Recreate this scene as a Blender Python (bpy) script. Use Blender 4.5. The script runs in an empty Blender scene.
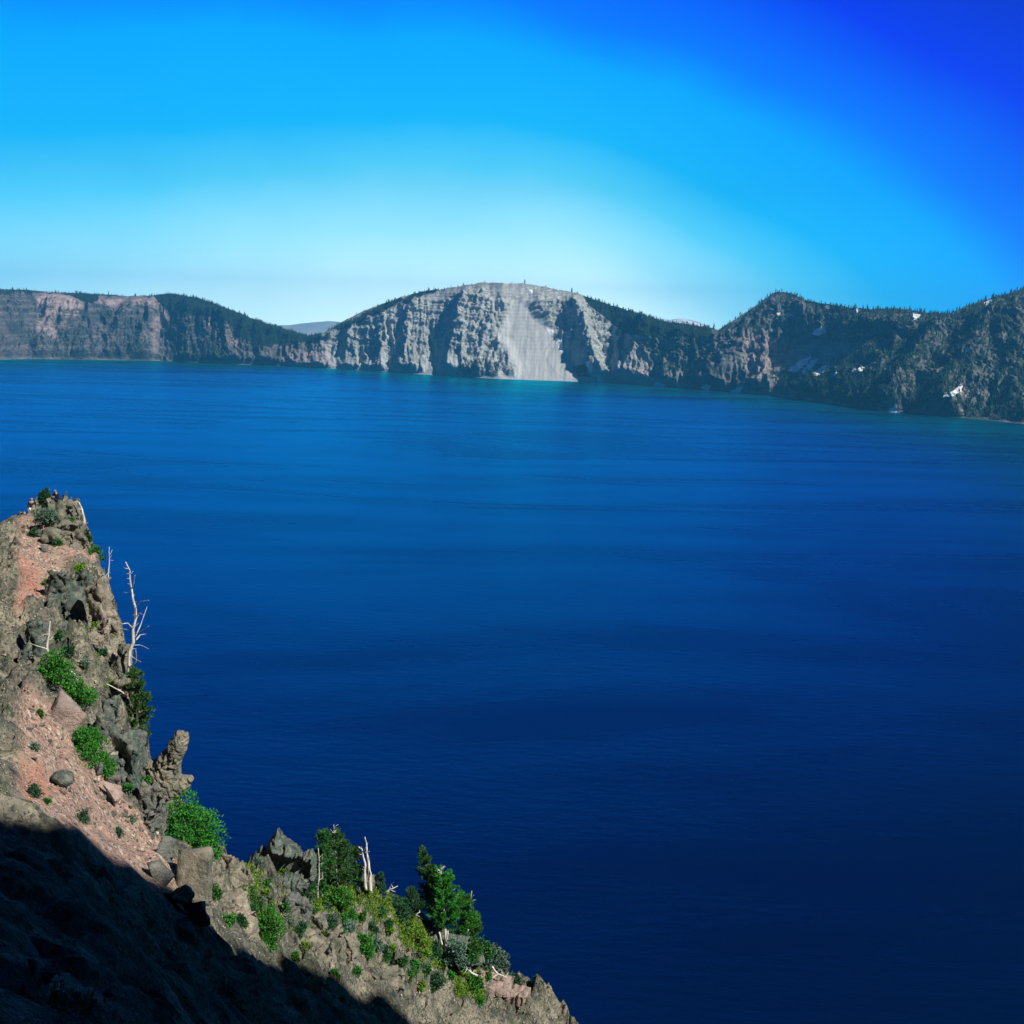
SKYSTR = 1.44
K_ = 1 / 1.75
SKY_STOPS = [(p, tuple(c * K_ for c in col)) for p, col in [(0.0, (1.3, 1.6, 1.5)), (.045, (.80, 1.2, 1.2)), (.08, (.42, .95, 1.1)), (.13, (.10, .70, 1.02)), (.17, (.006, .52, 1.02)), (.235, (0, .42, 1.08)), (.25, (0, .33, 1.08)),
             (.275, (0, .2, 1.08)), (.36, (0, .03, .92)), (.5, (0, .012, .36)), (.66, (0.0, .004, .05)), (1.0, (0, .004, .03))]]
HAZE = 5.2e-5
HAZECOL = (0.08, 0.52, 1.0, 1)
WR = (0.22, 0.12)
WBODY = ((0.0, 0.002, 0.022), (0.0, 0.005, 0.035))
FR = dict(dark0=(0.04, 0.052, 0.055), dark1=(0.14, 0.13, 0.135), pale0=(0.19, 0.22, 0.22), pale1=(0.52, 0.545, 0.53), pink=(0.46, 0.36, 0.35),
          scrub=(0.022, 0.045, 0.03), tal0=(0.29, 0.31, 0.32), tal1=(0.49, 0.50, 0.495))
import bpy, bmesh, math, random
import numpy as np
from mathutils import Vector, Matrix
from mathutils.bvhtree import BVHTree

random.seed(7)
RNG = np.random.default_rng(11)
SC = bpy.context.scene
COL = SC.collection
F = 1150.0
CAMZ = 270.0
PITCH = math.atan(180 / F)
ROLL = math.radians(1.5)

# ------------------------------------------------------------------ camera
cam_d = bpy.data.cameras.new('camera')
cam = bpy.data.objects.new('camera', cam_d)
COL.objects.link(cam)
SC.camera = cam
cam_d.sensor_width = 36
cam_d.lens = 36 * F / 1024
cam_d.clip_start = 0.3
cam_d.clip_end = 80000
fw = Vector((0, math.cos(PITCH), -math.sin(PITCH)))
rt0 = Vector((1, 0, 0)); up0 = rt0.cross(fw)
# the horizon falls to the right of the picture: the camera leans to its left
rt = rt0 * math.cos(ROLL) + up0 * math.sin(ROLL)
up = up0 * math.cos(ROLL) - rt0 * math.sin(ROLL)
M = Matrix((rt, up, -fw)).transposed()
cam.matrix_world = Matrix.Translation((0, 0, CAMZ)) @ M.to_4x4()
MN = np.array([[*rt], [*up], [*fw]])
CP = np.array([0, 0, CAMZ])


def ray(u, v):
    d = rt * ((u - 512) / F) + up * ((512 - v) / F) + fw
    return d


def at(u, v, Y):
    """world point seen at (u, v) and standing Y metres ahead"""
    d = ray(u, v)
    return Vector((0, 0, CAMZ)) + d * (Y / d.y)


def proj(P):
    q = (np.asarray(P) - CP) @ MN.T
    w = np.maximum(q[..., 2], 1e-3)
    return 512 + F * q[..., 0] / w, 512 - F * q[..., 1] / w


# ------------------------------------------------------------------ noise
def _hash(ix, iy, iz, s):
    h = (ix.astype(np.int64) * 374761393 + iy.astype(np.int64) * 668265263 + iz.astype(np.int64) * 2147483647 + s * 974711)
    h = (h ^ (h >> 13)) * 1274126177
    h = h ^ (h >> 16)
    return h & 0xFFFFFF


def perlin(x, y, z, s=0):
    x, y, z = np.broadcast_arrays(np.asarray(x, float), np.asarray(y, float), np.asarray(z, float))
    x0, y0, z0 = np.floor(x), np.floor(y), np.floor(z)
    fx, fy, fz = x - x0, y - y0, z - z0
    w = lambda t: t * t * t * (t * (t * 6 - 15) + 10)
    wx, wy, wz = w(fx), w(fy), w(fz)
    out = 0
    for dx in (0, 1):
        for dy in (0, 1):
            for dz in (0, 1):
                h = _hash(x0 + dx, y0 + dy, z0 + dz, s)
                gx = ((h & 255) / 127.5 - 1); gy = (((h >> 8) & 255) / 127.5 - 1); gz = (((h >> 16) & 255) / 127.5 - 1)
                g = gx * (fx - dx) + gy * (fy - dy) + gz * (fz - dz)
                out = out + g * (wx if dx else 1 - wx) * (wy if dy else 1 - wy) * (wz if dz else 1 - wz)
    return out


def fbm(x, y, z, oct=4, s=0, gain=0.5, lac=2.03):
    a, t, n = 1, 0, 0
    for k in range(oct):
        t = t + a * perlin(x, y, z, s + k * 17)
        n += a; a *= gain
        x, y, z = x * lac, y * lac, z * lac
    return t / n * 1.6


def ridged(x, y, z, oct=4, s=0, gain=0.55, lac=2.1):
    a, t, n = 1, 0, 0
    for k in range(oct):
        t = t + a * (1 - np.abs(perlin(x, y, z, s + k * 13)) * 2.2)
        n += a; a *= gain
        x, y, z = x * lac, y * lac, z * lac
    return t / n


def cells(x, y, z, s=0):
    """random value of the nearest cell and distance to the cell border, for blocky broken rock"""
    x, y, z = np.broadcast_arrays(np.asarray(x, float), np.asarray(y, float), np.asarray(z, float))
    x0, y0, z0 = np.floor(x), np.floor(y), np.floor(z)
    b1 = np.full(x.shape, 1e9); b2 = np.full(x.shape, 1e9); val = np.zeros(x.shape)
    for dx in (-1, 0, 1):
        for dy in (-1, 0, 1):
            for dz in (-1, 0, 1):
                h = _hash(x0 + dx, y0 + dy, z0 + dz, s)
                px_ = x0 + dx + (h & 255) / 255; py_ = y0 + dy + ((h >> 8) & 255) / 255; pz_ = z0 + dz + ((h >> 16) & 255) / 255
                d = (px_ - x) ** 2 + (py_ - y) ** 2 + (pz_ - z) ** 2
                v = ((h * 2654435761) & 1023) / 1023.0
                m = d < b1
                b2 = np.where(m, b1, np.minimum(b2, d)); val = np.where(m, v, val); b1 = np.where(m, d, b1)
    return val, np.sqrt(b2) - np.sqrt(b1)


def smooth(a, b, x):
    t = np.clip((x - a) / (b - a), 0, 1)
    return t * t * (3 - 2 * t)


def seg_dist(px, py, pts):
    """distance to a polyline and the signed side (positive to the right of its direction)"""
    best = np.full(np.shape(px), 1e9); side = np.zeros(np.shape(px)); par = np.zeros(np.shape(px))
    n = len(pts) - 1
    for k in range(n):
        ax, ay = pts[k]; bx, by = pts[k + 1]
        dx, dy = bx - ax, by - ay
        L = dx * dx + dy * dy
        t = np.clip(((px - ax) * dx + (py - ay) * dy) / L, 0, 1)
        qx, qy = px - ax - t * dx, py - ay - t * dy
        d = np.hypot(qx, qy)
        m = d < best
        best = np.where(m, d, best)
        side = np.where(m, np.sign(dx * (py - ay) - dy * (px - ax)), side)
        par = np.where(m, (k + t) / n, par)
    return best, side, par


def in_poly(px, py, poly, soft=2.0):
    """soft mask of a polygon: 1 inside, 0 outside"""
    ins = np.zeros(np.shape(px), bool)
    n = len(poly)
    for k in range(n):
        x1, y1 = poly[k]; x2, y2 = poly[(k + 1) % n]
        c = (y1 > py) != (y2 > py)
        xi = (x2 - x1) * (py - y1) / ((y2 - y1) if y2 != y1 else 1e-9) + x1
        ins ^= c & (px < xi)
    d, _, _ = seg_dist(px, py, list(poly) + [poly[0]])
    sd = np.where(ins, d, -d)
    return smooth(-soft, soft, sd)


# ------------------------------------------------------------------ mesh + material helpers
def mesh_np(name, V, Fc, mat, smooth_=True, attr=None, parent=None, loc=None):
    me = bpy.data.meshes.new(name)
    V = np.asarray(V, np.float32)
    if loc is not None:
        V = V - np.asarray(loc, np.float32)
    if isinstance(Fc, tuple):                       # (flat loop list, sizes)
        fl, sz = Fc
    else:
        Fc = np.asarray(Fc, np.int32); sz = np.full(len(Fc), Fc.shape[1], np.int32); fl = Fc.ravel()
    me.vertices.add(len(V)); me.vertices.foreach_set('co', V.ravel())
    me.loops.add(len(fl)); me.loops.foreach_set('vertex_index', np.asarray(fl, np.int32))
    me.polygons.add(len(sz))
    st = np.concatenate([[0], np.cumsum(sz)[:-1]]).astype(np.int32)
    me.polygons.foreach_set('loop_start', st)
    me.polygons.foreach_set('loop_total', np.asarray(sz, np.int32))
    me.update(calc_edges=True)
    me.validate()
    if smooth_:
        me.polygons.foreach_set('use_smooth', np.ones(len(me.polygons), bool))
    if attr is not None:
        for an, A in attr.items():
            at_ = me.color_attributes.new(an, 'FLOAT_COLOR', 'POINT')
            B = np.ones((len(V), 4), np.float32); B[:, :A.shape[1]] = A
            at_.data.foreach_set('color', B.ravel())
    me.materials.append(mat)
    o = bpy.data.objects.new(name, me)
    COL.objects.link(o)
    if loc is not None:
        o.location = loc
    if parent is not None:
        o.parent = parent
    return o


def grid_faces(nx, ny):
    i = np.arange(nx - 1)[:, None] * ny + np.arange(ny - 1)[None, :]
    return np.stack([i, i + ny, i + ny + 1, i + 1], -1).reshape(-1, 4)


def tag(o, label=None, cat=None, group=None, kind=None):
    if label: o['label'] = label
    if cat: o['category'] = cat
    if group: o['group'] = group
    if kind: o['kind'] = kind
    return o


class N:
    """small node-tree helper"""
    def __init__(s, name, tree=None):
        s.mat = None
        if tree is None:
            s.mat = bpy.data.materials.new(name); s.mat.use_nodes = True
            tree = s.mat.node_tree
        s.t = tree; s.t.nodes.clear()

    def n(s, typ, _o=None, **kw):
        nd = s.t.nodes.new(typ)
        for k, v in kw.items():
            if k.startswith('i_'):
                key = k[2:].replace('_', ' ')
                tgt = nd.inputs[int(key)] if key.isdigit() else nd.inputs[key]
                if isinstance(v, bpy.types.NodeSocket): s.t.links.new(v, tgt)
                else: tgt.default_value = v
            else:
                setattr(nd, k, v)
        return nd

    def math(s, op, a, b=0.0, c=None, clamp=False):
        kw = dict(i_0=a, i_1=b)
        if c is not None: kw['i_2'] = c
        return s.n('ShaderNodeMath', operation=op, use_clamp=clamp, **kw).outputs[0]

    def mix(s, f, a, b, mode='MIX'):
        nd = s.t.nodes.new('ShaderNodeMix'); nd.data_type = 'RGBA'; nd.blend_type = mode
        for sk, v in ((nd.inputs[0], f), (nd.inputs[6], a), (nd.inputs[7], b)):
            if isinstance(v, bpy.types.NodeSocket): s.t.links.new(v, sk)
            else: sk.default_value = v if not isinstance(v, tuple) else (*v, 1)[:4]
        return nd.outputs[2]

    def noise(s, vec, scale, detail=5, rough=0.6, dist=0.0):
        return s.n('ShaderNodeTexNoise', i_Vector=vec, i_Scale=scale, i_Detail=detail, i_Roughness=rough, i_Distortion=dist).outputs[0]

    def ramp(s, fac, stops, interp='LINEAR'):
        nd = s.n('ShaderNodeValToRGB', i_0=fac)
        nd.color_ramp.interpolation = interp
        el = nd.color_ramp.elements
        while len(el) < len(stops): el.new(0.5)
        for e, (p, c) in zip(el, stops):
            e.position = p; e.color = (*c, 1) if isinstance(c, tuple) else (c, c, c, 1)
        return nd.outputs[0]

    def mapv(s, vec, scale=(1, 1, 1), rot=(0, 0, 0)):
        return s.n('ShaderNodeMapping', i_Vector=vec, i_Scale=scale, i_Rotation=rot).outputs[0]

    def bsdf(s, col, rough=0.9, spec=0.2, normal=None, **kw):
        b = s.n('ShaderNodeBsdfPrincipled', i_Base_Color=col, i_Roughness=rough, i_Specular_IOR_Level=spec, **kw)
        if normal is not None: s.t.links.new(normal, b.inputs['Normal'])
        o = s.n('ShaderNodeOutputMaterial'); s.t.links.new(b.outputs[0], o.inputs[0])
        return s.mat

    def bump(s, h, dist, strength=1.0):
        return s.n('ShaderNodeBump', i_Height=h, i_Distance=dist, i_Strength=strength).outputs[0]

    def pos(s): return s.n('ShaderNodeNewGeometry').outputs['Position']
    def obj(s): return s.n('ShaderNodeTexCoord').outputs['Object']
    def attr(s, name):
        a = s.n('ShaderNodeAttribute', attribute_name=name).outputs['Color']
        sp = s.n('ShaderNodeSeparateColor', i_0=a)
        return sp.outputs


# ------------------------------------------------------------------ light
SUN = Vector((0.60, -0.40, 0.69)).normalized()
sl = bpy.data.lights.new('sun', 'SUN')
sl.energy = 5.0
sl.angle = math.radians(0.6)
sl.color = (1.0, 0.95, 0.86)
so = bpy.data.objects.new('sun', sl); COL.objects.link(so)
so.rotation_euler = (-SUN).to_track_quat('-Z', 'Y').to_euler()

W = bpy.data.worlds.new('World'); SC.world = W
W.use_nodes = True
w = N('w', W.node_tree)
sun_el = math.asin(SUN.z); sun_az = math.atan2(SUN.x, SUN.y)
sky = w.n('ShaderNodeTexSky', sky_type='NISHITA', sun_disc=False, sun_elevation=sun_el, sun_rotation=sun_az,
          altitude=2100, air_density=1.0, dust_density=0.4, ozone_density=3.0)
gd = w.n('ShaderNodeTexCoord').outputs['Generated']
sp = w.n('ShaderNodeSeparateXYZ', i_0=gd)
el_ = w.math('ARCSINE', sp.outputs[2])                       # elevation, radians
az_ = w.math('ARCTAN2', sp.outputs[0], sp.outputs[1])        # bearing from north, radians
# the clear sky deepens quickly away from a pale stretch low over the north rim
GLOW_AZ = 0.085
da = w.math('ADD', w.math('SUBTRACT', az_, GLOW_AZ), w.math('MULTIPLY', w.math('MAXIMUM', el_, 0.0), 0.8))
neg = w.math('MULTIPLY', w.math('MINIMUM', da, 0.0), w.math('ADD', 0.13, w.math('MULTIPLY', w.math('MAXIMUM', el_, 0.0), 0.9)))
posi = w.math('MULTIPLY', w.math('MAXIMUM', da, 0.0), 0.68)
dx = w.math('ADD', neg, posi)
e1 = w.math('MAXIMUM', el_, 0.0)
rr = w.math('SQRT', w.math('ADD', w.math('MULTIPLY', dx, dx), w.math('MULTIPLY', e1, e1)))
soft = w.noise(w.mapv(gd, scale=(1, 1, 1.6)), 5.5, 3, 0.5)
rr = w.math('ADD', rr, w.math('MULTIPLY', w.math('SUBTRACT', soft, 0.5), 0.035))
grad = w.ramp(rr, SKY_STOPS)
# normalise the physical sky so that it only carries its own slow change of brightness
lum = w.n('ShaderNodeRGBToBW', i_0=sky.outputs[0]).outputs[0]
lumc = w.math('MINIMUM', w.math('MAXIMUM', lum, 4.0), 9.0)
skyc = w.mix(0.12, (1, 1, 1), w.n('ShaderNodeVectorMath', operation='SCALE', i_0=sky.outputs[0], i_Scale=0.12).outputs[0])
low = w.math('MULTIPLY', w.ramp(el_, [(0.0, 1.0), (0.12, 0.0)]), 0.42)
grad = w.n('ShaderNodeVectorMath', operation='SCALE', i_0=grad, i_Scale=w.math('ADD', low, 1.0)).outputs[0]
colr = w.mix(1.0, grad, skyc, 'MULTIPLY')
bg = w.n('ShaderNodeBackground', i_0=colr, i_Strength=SKYSTR)
wo = w.n('ShaderNodeOutputWorld'); w.t.links.new(bg.outputs[0], wo.inputs[0])

SC.view_settings.view_transform = 'Standard'
SC.view_settings.look = 'None'
SC.view_settings.exposure = 0.45
SC.view_settings.gamma = 1
SC.cycles.volume_bounces = 0
SC.cycles.max_bounces = 5
SC.cycles.transparent_max_bounces = 8

# ------------------------------------------------------------------ haze
def haze_box():
    me = bpy.data.meshes.new('haze')
    X, Y0, Y1, Z0, Z1 = 16500, -6000, 18500, -7.0, 1000.0
    vs = [(x, y, z) for z in (Z0, Z1) for y in (Y0, Y1) for x in (-X, X)]
    fs = [(0, 2, 3, 1), (4, 5, 7, 6), (0, 1, 5, 4), (2, 6, 7, 3), (0, 4, 6, 2), (1, 3, 7, 5)]
    me.from_pydata(vs, [], fs)
    h = N('haze_air')
    pv = h.n('ShaderNodeVolumePrincipled', i_Color=HAZECOL, i_Density=HAZE, i_Anisotropy=0.2)
    o_ = h.n('ShaderNodeOutputMaterial'); h.t.links.new(pv.outputs[0], o_.inputs['Volume'])
    me.materials.append(h.mat)
    o = bpy.data.objects.new('haze', me); COL.objects.link(o)
    tag(o, 'thin blue haze lying over the lake and the far walls', 'haze', kind='stuff')
haze_box()

# ------------------------------------------------------------------ lake
def lake():
    n = 96
    R = 15500
    vs = [(0, 3500, 0)]
    rings = [40, 90, 160, 260, 400, 700, 1200, 2200, 4000, 7000, R]
    for r in rings:
        for k in range(n):
            a = 2 * math.pi * k / n
            vs.append((r * math.cos(a), 3500 + r * math.sin(a) * (0.6 if r == R else 1), 0))
    fl, sz = [], []
    for k in range(n):
        fl += [0, 1 + k, 1 + (k + 1) % n]; sz.append(3)
    for i in range(len(rings) - 1):
        a0, b0 = 1 + i * n, 1 + (i + 1) * n
        for k in range(n):
            k2 = (k + 1) % n
            fl += [a0 + k, b0 + k, b0 + k2, a0 + k2]; sz.append(4)
    m = N('lake_water')
    p = m.pos()
    # broad wind streaks: rippled and calm water differ in roughness and slope
    st = m.noise(m.mapv(p, scale=(0.0008, 0.0026, 1), rot=(0, 0, 0.22)), 1.0, 5, 0.6, 1.6)
    st2 = m.noise(m.mapv(p, scale=(0.003, 0.011, 1), rot=(0, 0, 0.3)), 1.0, 3, 0.5, 0.4)
    rough = m.math('ADD', m.math('MULTIPLY', st, WR[1]), WR[0])
    w1 = m.noise(m.mapv(p, scale=(0.5, 1.1, 1)), 1.0, 3, 0.6)
    w2 = m.noise(m.mapv(p, scale=(0.06, 0.16, 1), rot=(0, 0, 0.25)), 1.0, 3, 0.6)
    h_ = m.math('ADD', m.math('MULTIPLY', w1, 0.35), m.math('MULTIPLY', w2, 1.2))
    h_ = m.math('MULTIPLY', h_, m.math('ADD', m.math('MULTIPLY', m.math('ADD', st, m.math('MULTIPLY', st2, 0.7)), 1.1), 0.1))
    nb = m.bump(h_, 1.0, 0.28)
    body = m.mix(m.ramp(st, [(0.3, 0.0), (0.7, 1.0)]), WBODY[0], WBODY[1])
    # light scattered back from the clear depths is blue, and so is what the surface sends back
    di = m.n('ShaderNodeBsdfDiffuse', i_Color=body, i_Normal=nb).outputs[0]
    gl = m.n('ShaderNodeBsdfGlossy', i_Color=(0.0, 0.69, 1.0, 1), i_Roughness=rough, i_Normal=nb).outputs[0]
    fr = m.n('ShaderNodeFresnel', i_IOR=1.5, i_Normal=nb).outputs[0]
    fr = m.math('MULTIPLY', fr, m.math('ADD', 0.80, m.math('MULTIPLY', m.ramp(m.math('ADD', st, m.math('MULTIPLY', m.math('SUBTRACT', st2, .5), 0.35)), [(.34, 0.0), (.66, 1.0)], 'EASE'), 0.30)), clamp=True)
    sh = m.n('ShaderNodeMixShader', i_0=fr, i_1=di, i_2=gl).outputs[0]
    ou = m.n('ShaderNodeOutputMaterial'); m.t.links.new(sh, ou.inputs[0])
    o = mesh_np('lake_water', vs, (fl, sz), m.mat)
    tag(o, 'deep blue still lake filling the crater', None, kind='structure')
lake()
# ------------------------------------------------------------------ far crater wall
SIL = [(-700, 300), (-400, 296), (-200, 288), (0, 289), (32, 290), (50, 292), (75, 293), (100, 294), (130, 296), (158, 295), (172, 293), (200, 298), (225, 307),
       (250, 317), (275, 326), (300, 334), (312, 336), (325, 332), (340, 323), (360, 312), (380, 304), (400, 297), (420, 291), (445, 288),
       (470, 284), (480, 282), (500, 283), (520, 283), (545, 287), (575, 293), (590, 299), (615, 307), (640, 315), (665, 322), (690, 325),
       (708, 328), (715, 330), (725, 323), (740, 314), (755, 302), (765, 294), (772, 291), (785, 293), (800, 300), (820, 304), (845, 307),
       (865, 309), (885, 308), (900, 309), (920, 313), (940, 313), (955, 307), (970, 301), (985, 297), (1024, 284), (1120, 262), (1300, 250), (1900, 255)]
SHO = [(-700, 385), (-300, 366), (32, 359), (100, 360), (160, 361), (220, 364), (280, 366), (340, 369), (400, 373), (450, 376), (500, 379), (560, 381), (610, 383),
       (650, 386), (690, 389), (740, 393), (780, 397), (820, 403), (860, 409), (900, 413), (940, 416), (985, 420), (1024, 424), (1300, 450), (1900, 540)]
RIDGES = [  # pixel line from crest to shore, height m, width px to the left, width px to the right
    ([(468, 284), (462, 310), (455, 335), (450, 360), (448, 376)], 120, 10, 34),
    ([(412, 293), (410, 320), (406, 345), (402, 370)], 70, 9, 26),
    ([(384, 302), (384, 322), (380, 345), (376, 370)], 45, 7, 16),
    ([(352, 316), (350, 335), (346, 352), (340, 368)], 40, 7, 16),
    ([(488, 322), (487, 340), (480, 355), (478, 376)], 55, 9, 9),
    ([(506, 345), (508, 362), (512, 380)], 45, 10, 9),
    ([(576, 293), (574, 308), (584, 330), (592, 356), (600, 384)], 130, 22, 12),
    ([(640, 315), (640, 335), (634, 355), (622, 384)], 140, 20, 30),
    ([(678, 326), (676, 345), (668, 365), (660, 386)], 60, 9, 20),
    ([(772, 291), (768, 312), (752, 340), (730, 365), (706, 390)], 110, 34, 22),
    ([(800, 301), (800, 325), (785, 345), (765, 372), (748, 393)], 90, 18, 20),
    ([(905, 308), (885, 335), (850, 352), (820, 376), (795, 398)], 55, 20, 24),
    ([(870, 309), (862, 330), (850, 345)], 60, 12, 12),
    ([(955, 307), (935, 335), (915, 365), (890, 395), (882, 412)], 110, 26, 22),
    ([(1010, 288), (985, 330), (965, 365), (945, 395), (938, 418)], 120, 26, 30),
    ([(150, 296), (148, 320), (140, 345), (135, 361)], 70, 8, 24),
    ([(128, 296), (122, 320), (112, 345), (104, 361)], 60, 7, 20),
    ([(92, 296), (84, 320), (76, 345), (70, 360)], 60, 7, 20),
    ([(52, 294), (48, 320), (44, 345), (38, 360)], 60, 8, 18),
    ([(182, 296), (186, 320), (186, 345), (182, 363)], 60, 8, 18),
    ([(222, 312), (228, 332), (226, 350), (222, 365)], 60, 8, 18),
    ([(255, 330), (262, 345), (262, 366)], 35, 8, 16),
    ([(300, 338), (296, 352), (292, 367)], 30, 8, 12),
]
FOREST = [([(150, 292), (172, 290), (225, 303), (300, 331), (318, 334), (330, 340), (262, 346), (238, 337), (228, 322), (206, 314), (178, 318), (164, 308)], 1.0),
          ([(-50, 280), (32, 286), (160, 290), (160, 297), (120, 295.5), (90, 297), (32, 293), (-50, 300)], 0.55), ([(100, 308), (148, 312), (146, 360), (108, 360)], .42), ([(172, 312), (222, 322), (224, 362), (170, 362)], .45),
          ([(60, 290), (100, 292), (94, 304), (80, 300)], 0.9),
          ([(580, 290), (640, 311), (712, 326), (712, 336), (660, 338), (626, 334), (606, 318), (590, 306)], 1.0),
          ([(572, 365), (586, 362), (592, 378), (578, 378)], 0.6),
          ([(455, 366), (480, 358), (500, 362), (500, 378), (456, 376)], 0.45),
          ([(325, 330), (345, 322), (385, 302), (440, 286), (440, 291), (392, 307), (345, 330)], 0.6),
          ([(712, 331), (760, 294), (775, 288), (860, 306), (900, 304), (1030, 280), (1030, 424), (900, 414), (850, 405), (760, 394), (800, 380), (850, 348), (790, 330), (745, 330)], 0.42),
          ([(855, 352), (905, 330), (940, 345), (900, 380), (870, 396), (820, 392)], 0.5),
          ([(770, 372), (820, 362), (880, 384), (875, 405), (800, 398)], 0.6),
          ([(640, 344), (665, 338), (700, 340), (690, 372), (662, 376)], 0.4),
          ([(30, 330), (60, 335), (100, 340), (120, 361), (30, 361)], 0.35), ([(165, 320), (205, 325), (212, 362), (170, 362)], 0.45)]
TALUS = [([(770, 358), (800, 345), (850, 340), (880, 342), (850, 360), (810, 376), (775, 384)], .32), ([(514, 300), (530, 302), (543, 320), (556, 338), (576, 358), (596, 384), (494, 381), (512, 368), (505, 352), (497, 336), (504, 318)], 1.0),
         ([(430, 352), (446, 346), (462, 362), (464, 378), (420, 376)], 0.8),
         ([(330, 352), (350, 350), (356, 370), (330, 370)], 0.6), ([(380, 352), (398, 350), (402, 374), (374, 372)], 0.6),
         ([(500, 285), (535, 288), (538, 312), (500, 318)], 0.5)]
PINK = [([(36, 296), (50, 293), (72, 296), (84, 305), (70, 322), (52, 338), (38, 330)], 1.0), ([(82, 298), (150, 299), (146, 306), (112, 306)], 1.0),
        ([(150, 294), (166, 296), (164, 326), (154, 362), (148, 330)], 0.6), ([(205, 320), (222, 324), (240, 336), (236, 346), (214, 336)], 0.8),
        ([(740, 332), (768, 335), (790, 345), (778, 370), (752, 380), (742, 356)], 0.7), ([(786, 380), (796, 384), (794, 398), (784, 394)], 0.8),
        ([(878, 396), (900, 398), (900, 414), (878, 412)], 0.9), ([(960, 380), (972, 382), (972, 418), (958, 416)], 0.6), ([(618, 368), (650, 362), (648, 386), (618, 386)], 0.6),
        ([(280, 345), (330, 346), (330, 370), (280, 367)], 0.5)]
SNOW = [[(787, 371), (800, 360), (812, 356), (806, 364), (796, 372)], [(799, 374), (812, 360), (819, 358), (810, 370), (804, 375)],
        [(812, 334), (818, 328), (824, 326), (826, 333), (817, 336)], [(812, 374), (822, 366), (830, 365), (826, 371), (816, 376)],
        [(829, 375), (838, 371), (839, 374), (832, 377)], [(850, 371), (862, 367), (876, 362), (864, 370), (852, 373)],
        [(941, 397), (952, 391), (963, 385), (962, 391), (950, 397)], [(886, 413), (893, 407), (898, 403), (897, 413)],
        [(652, 386), (656, 382), (666, 385), (664, 388)], [(700, 388), (706, 384), (712, 386), (708, 391)], [(728, 393), (738, 387), (743, 386), (740, 394)],
        [(911, 319), (914, 313), (921, 315), (917, 320)], [(851, 311), (856, 308), (861, 310), (857, 313)], [(824, 307), (828, 305), (831, 307), (828, 309)],
        [(556, 343), (560, 337), (563, 341), (561, 352)], [(545, 326), (552, 329), (556, 338), (550, 334)], [(586, 362), (590, 360), (593, 372), (589, 374)], [(596, 374), (600, 376), (604, 386), (599, 384)],
        [(984, 303), (990, 298), (993, 301), (987, 306)], [(965, 349), (968, 347), (970, 351), (966, 352)], [(782, 315), (788, 313), (795, 316), (789, 318)], [(529, 289), (533, 290), (532, 294)], [(776, 314), (780, 312), (782, 316)],
        ]


BOWL = [[(770, 352), (800, 335), (850, 338), (895, 332), (890, 348), (850, 372), (800, 382), (765, 380)], [(900, 340), (925, 335), (905, 372), (880, 385)]]


def interp_px(tab, u):
    a = np.array(tab, float)
    return np.interp(u, a[:, 0], a[:, 1])


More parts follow.
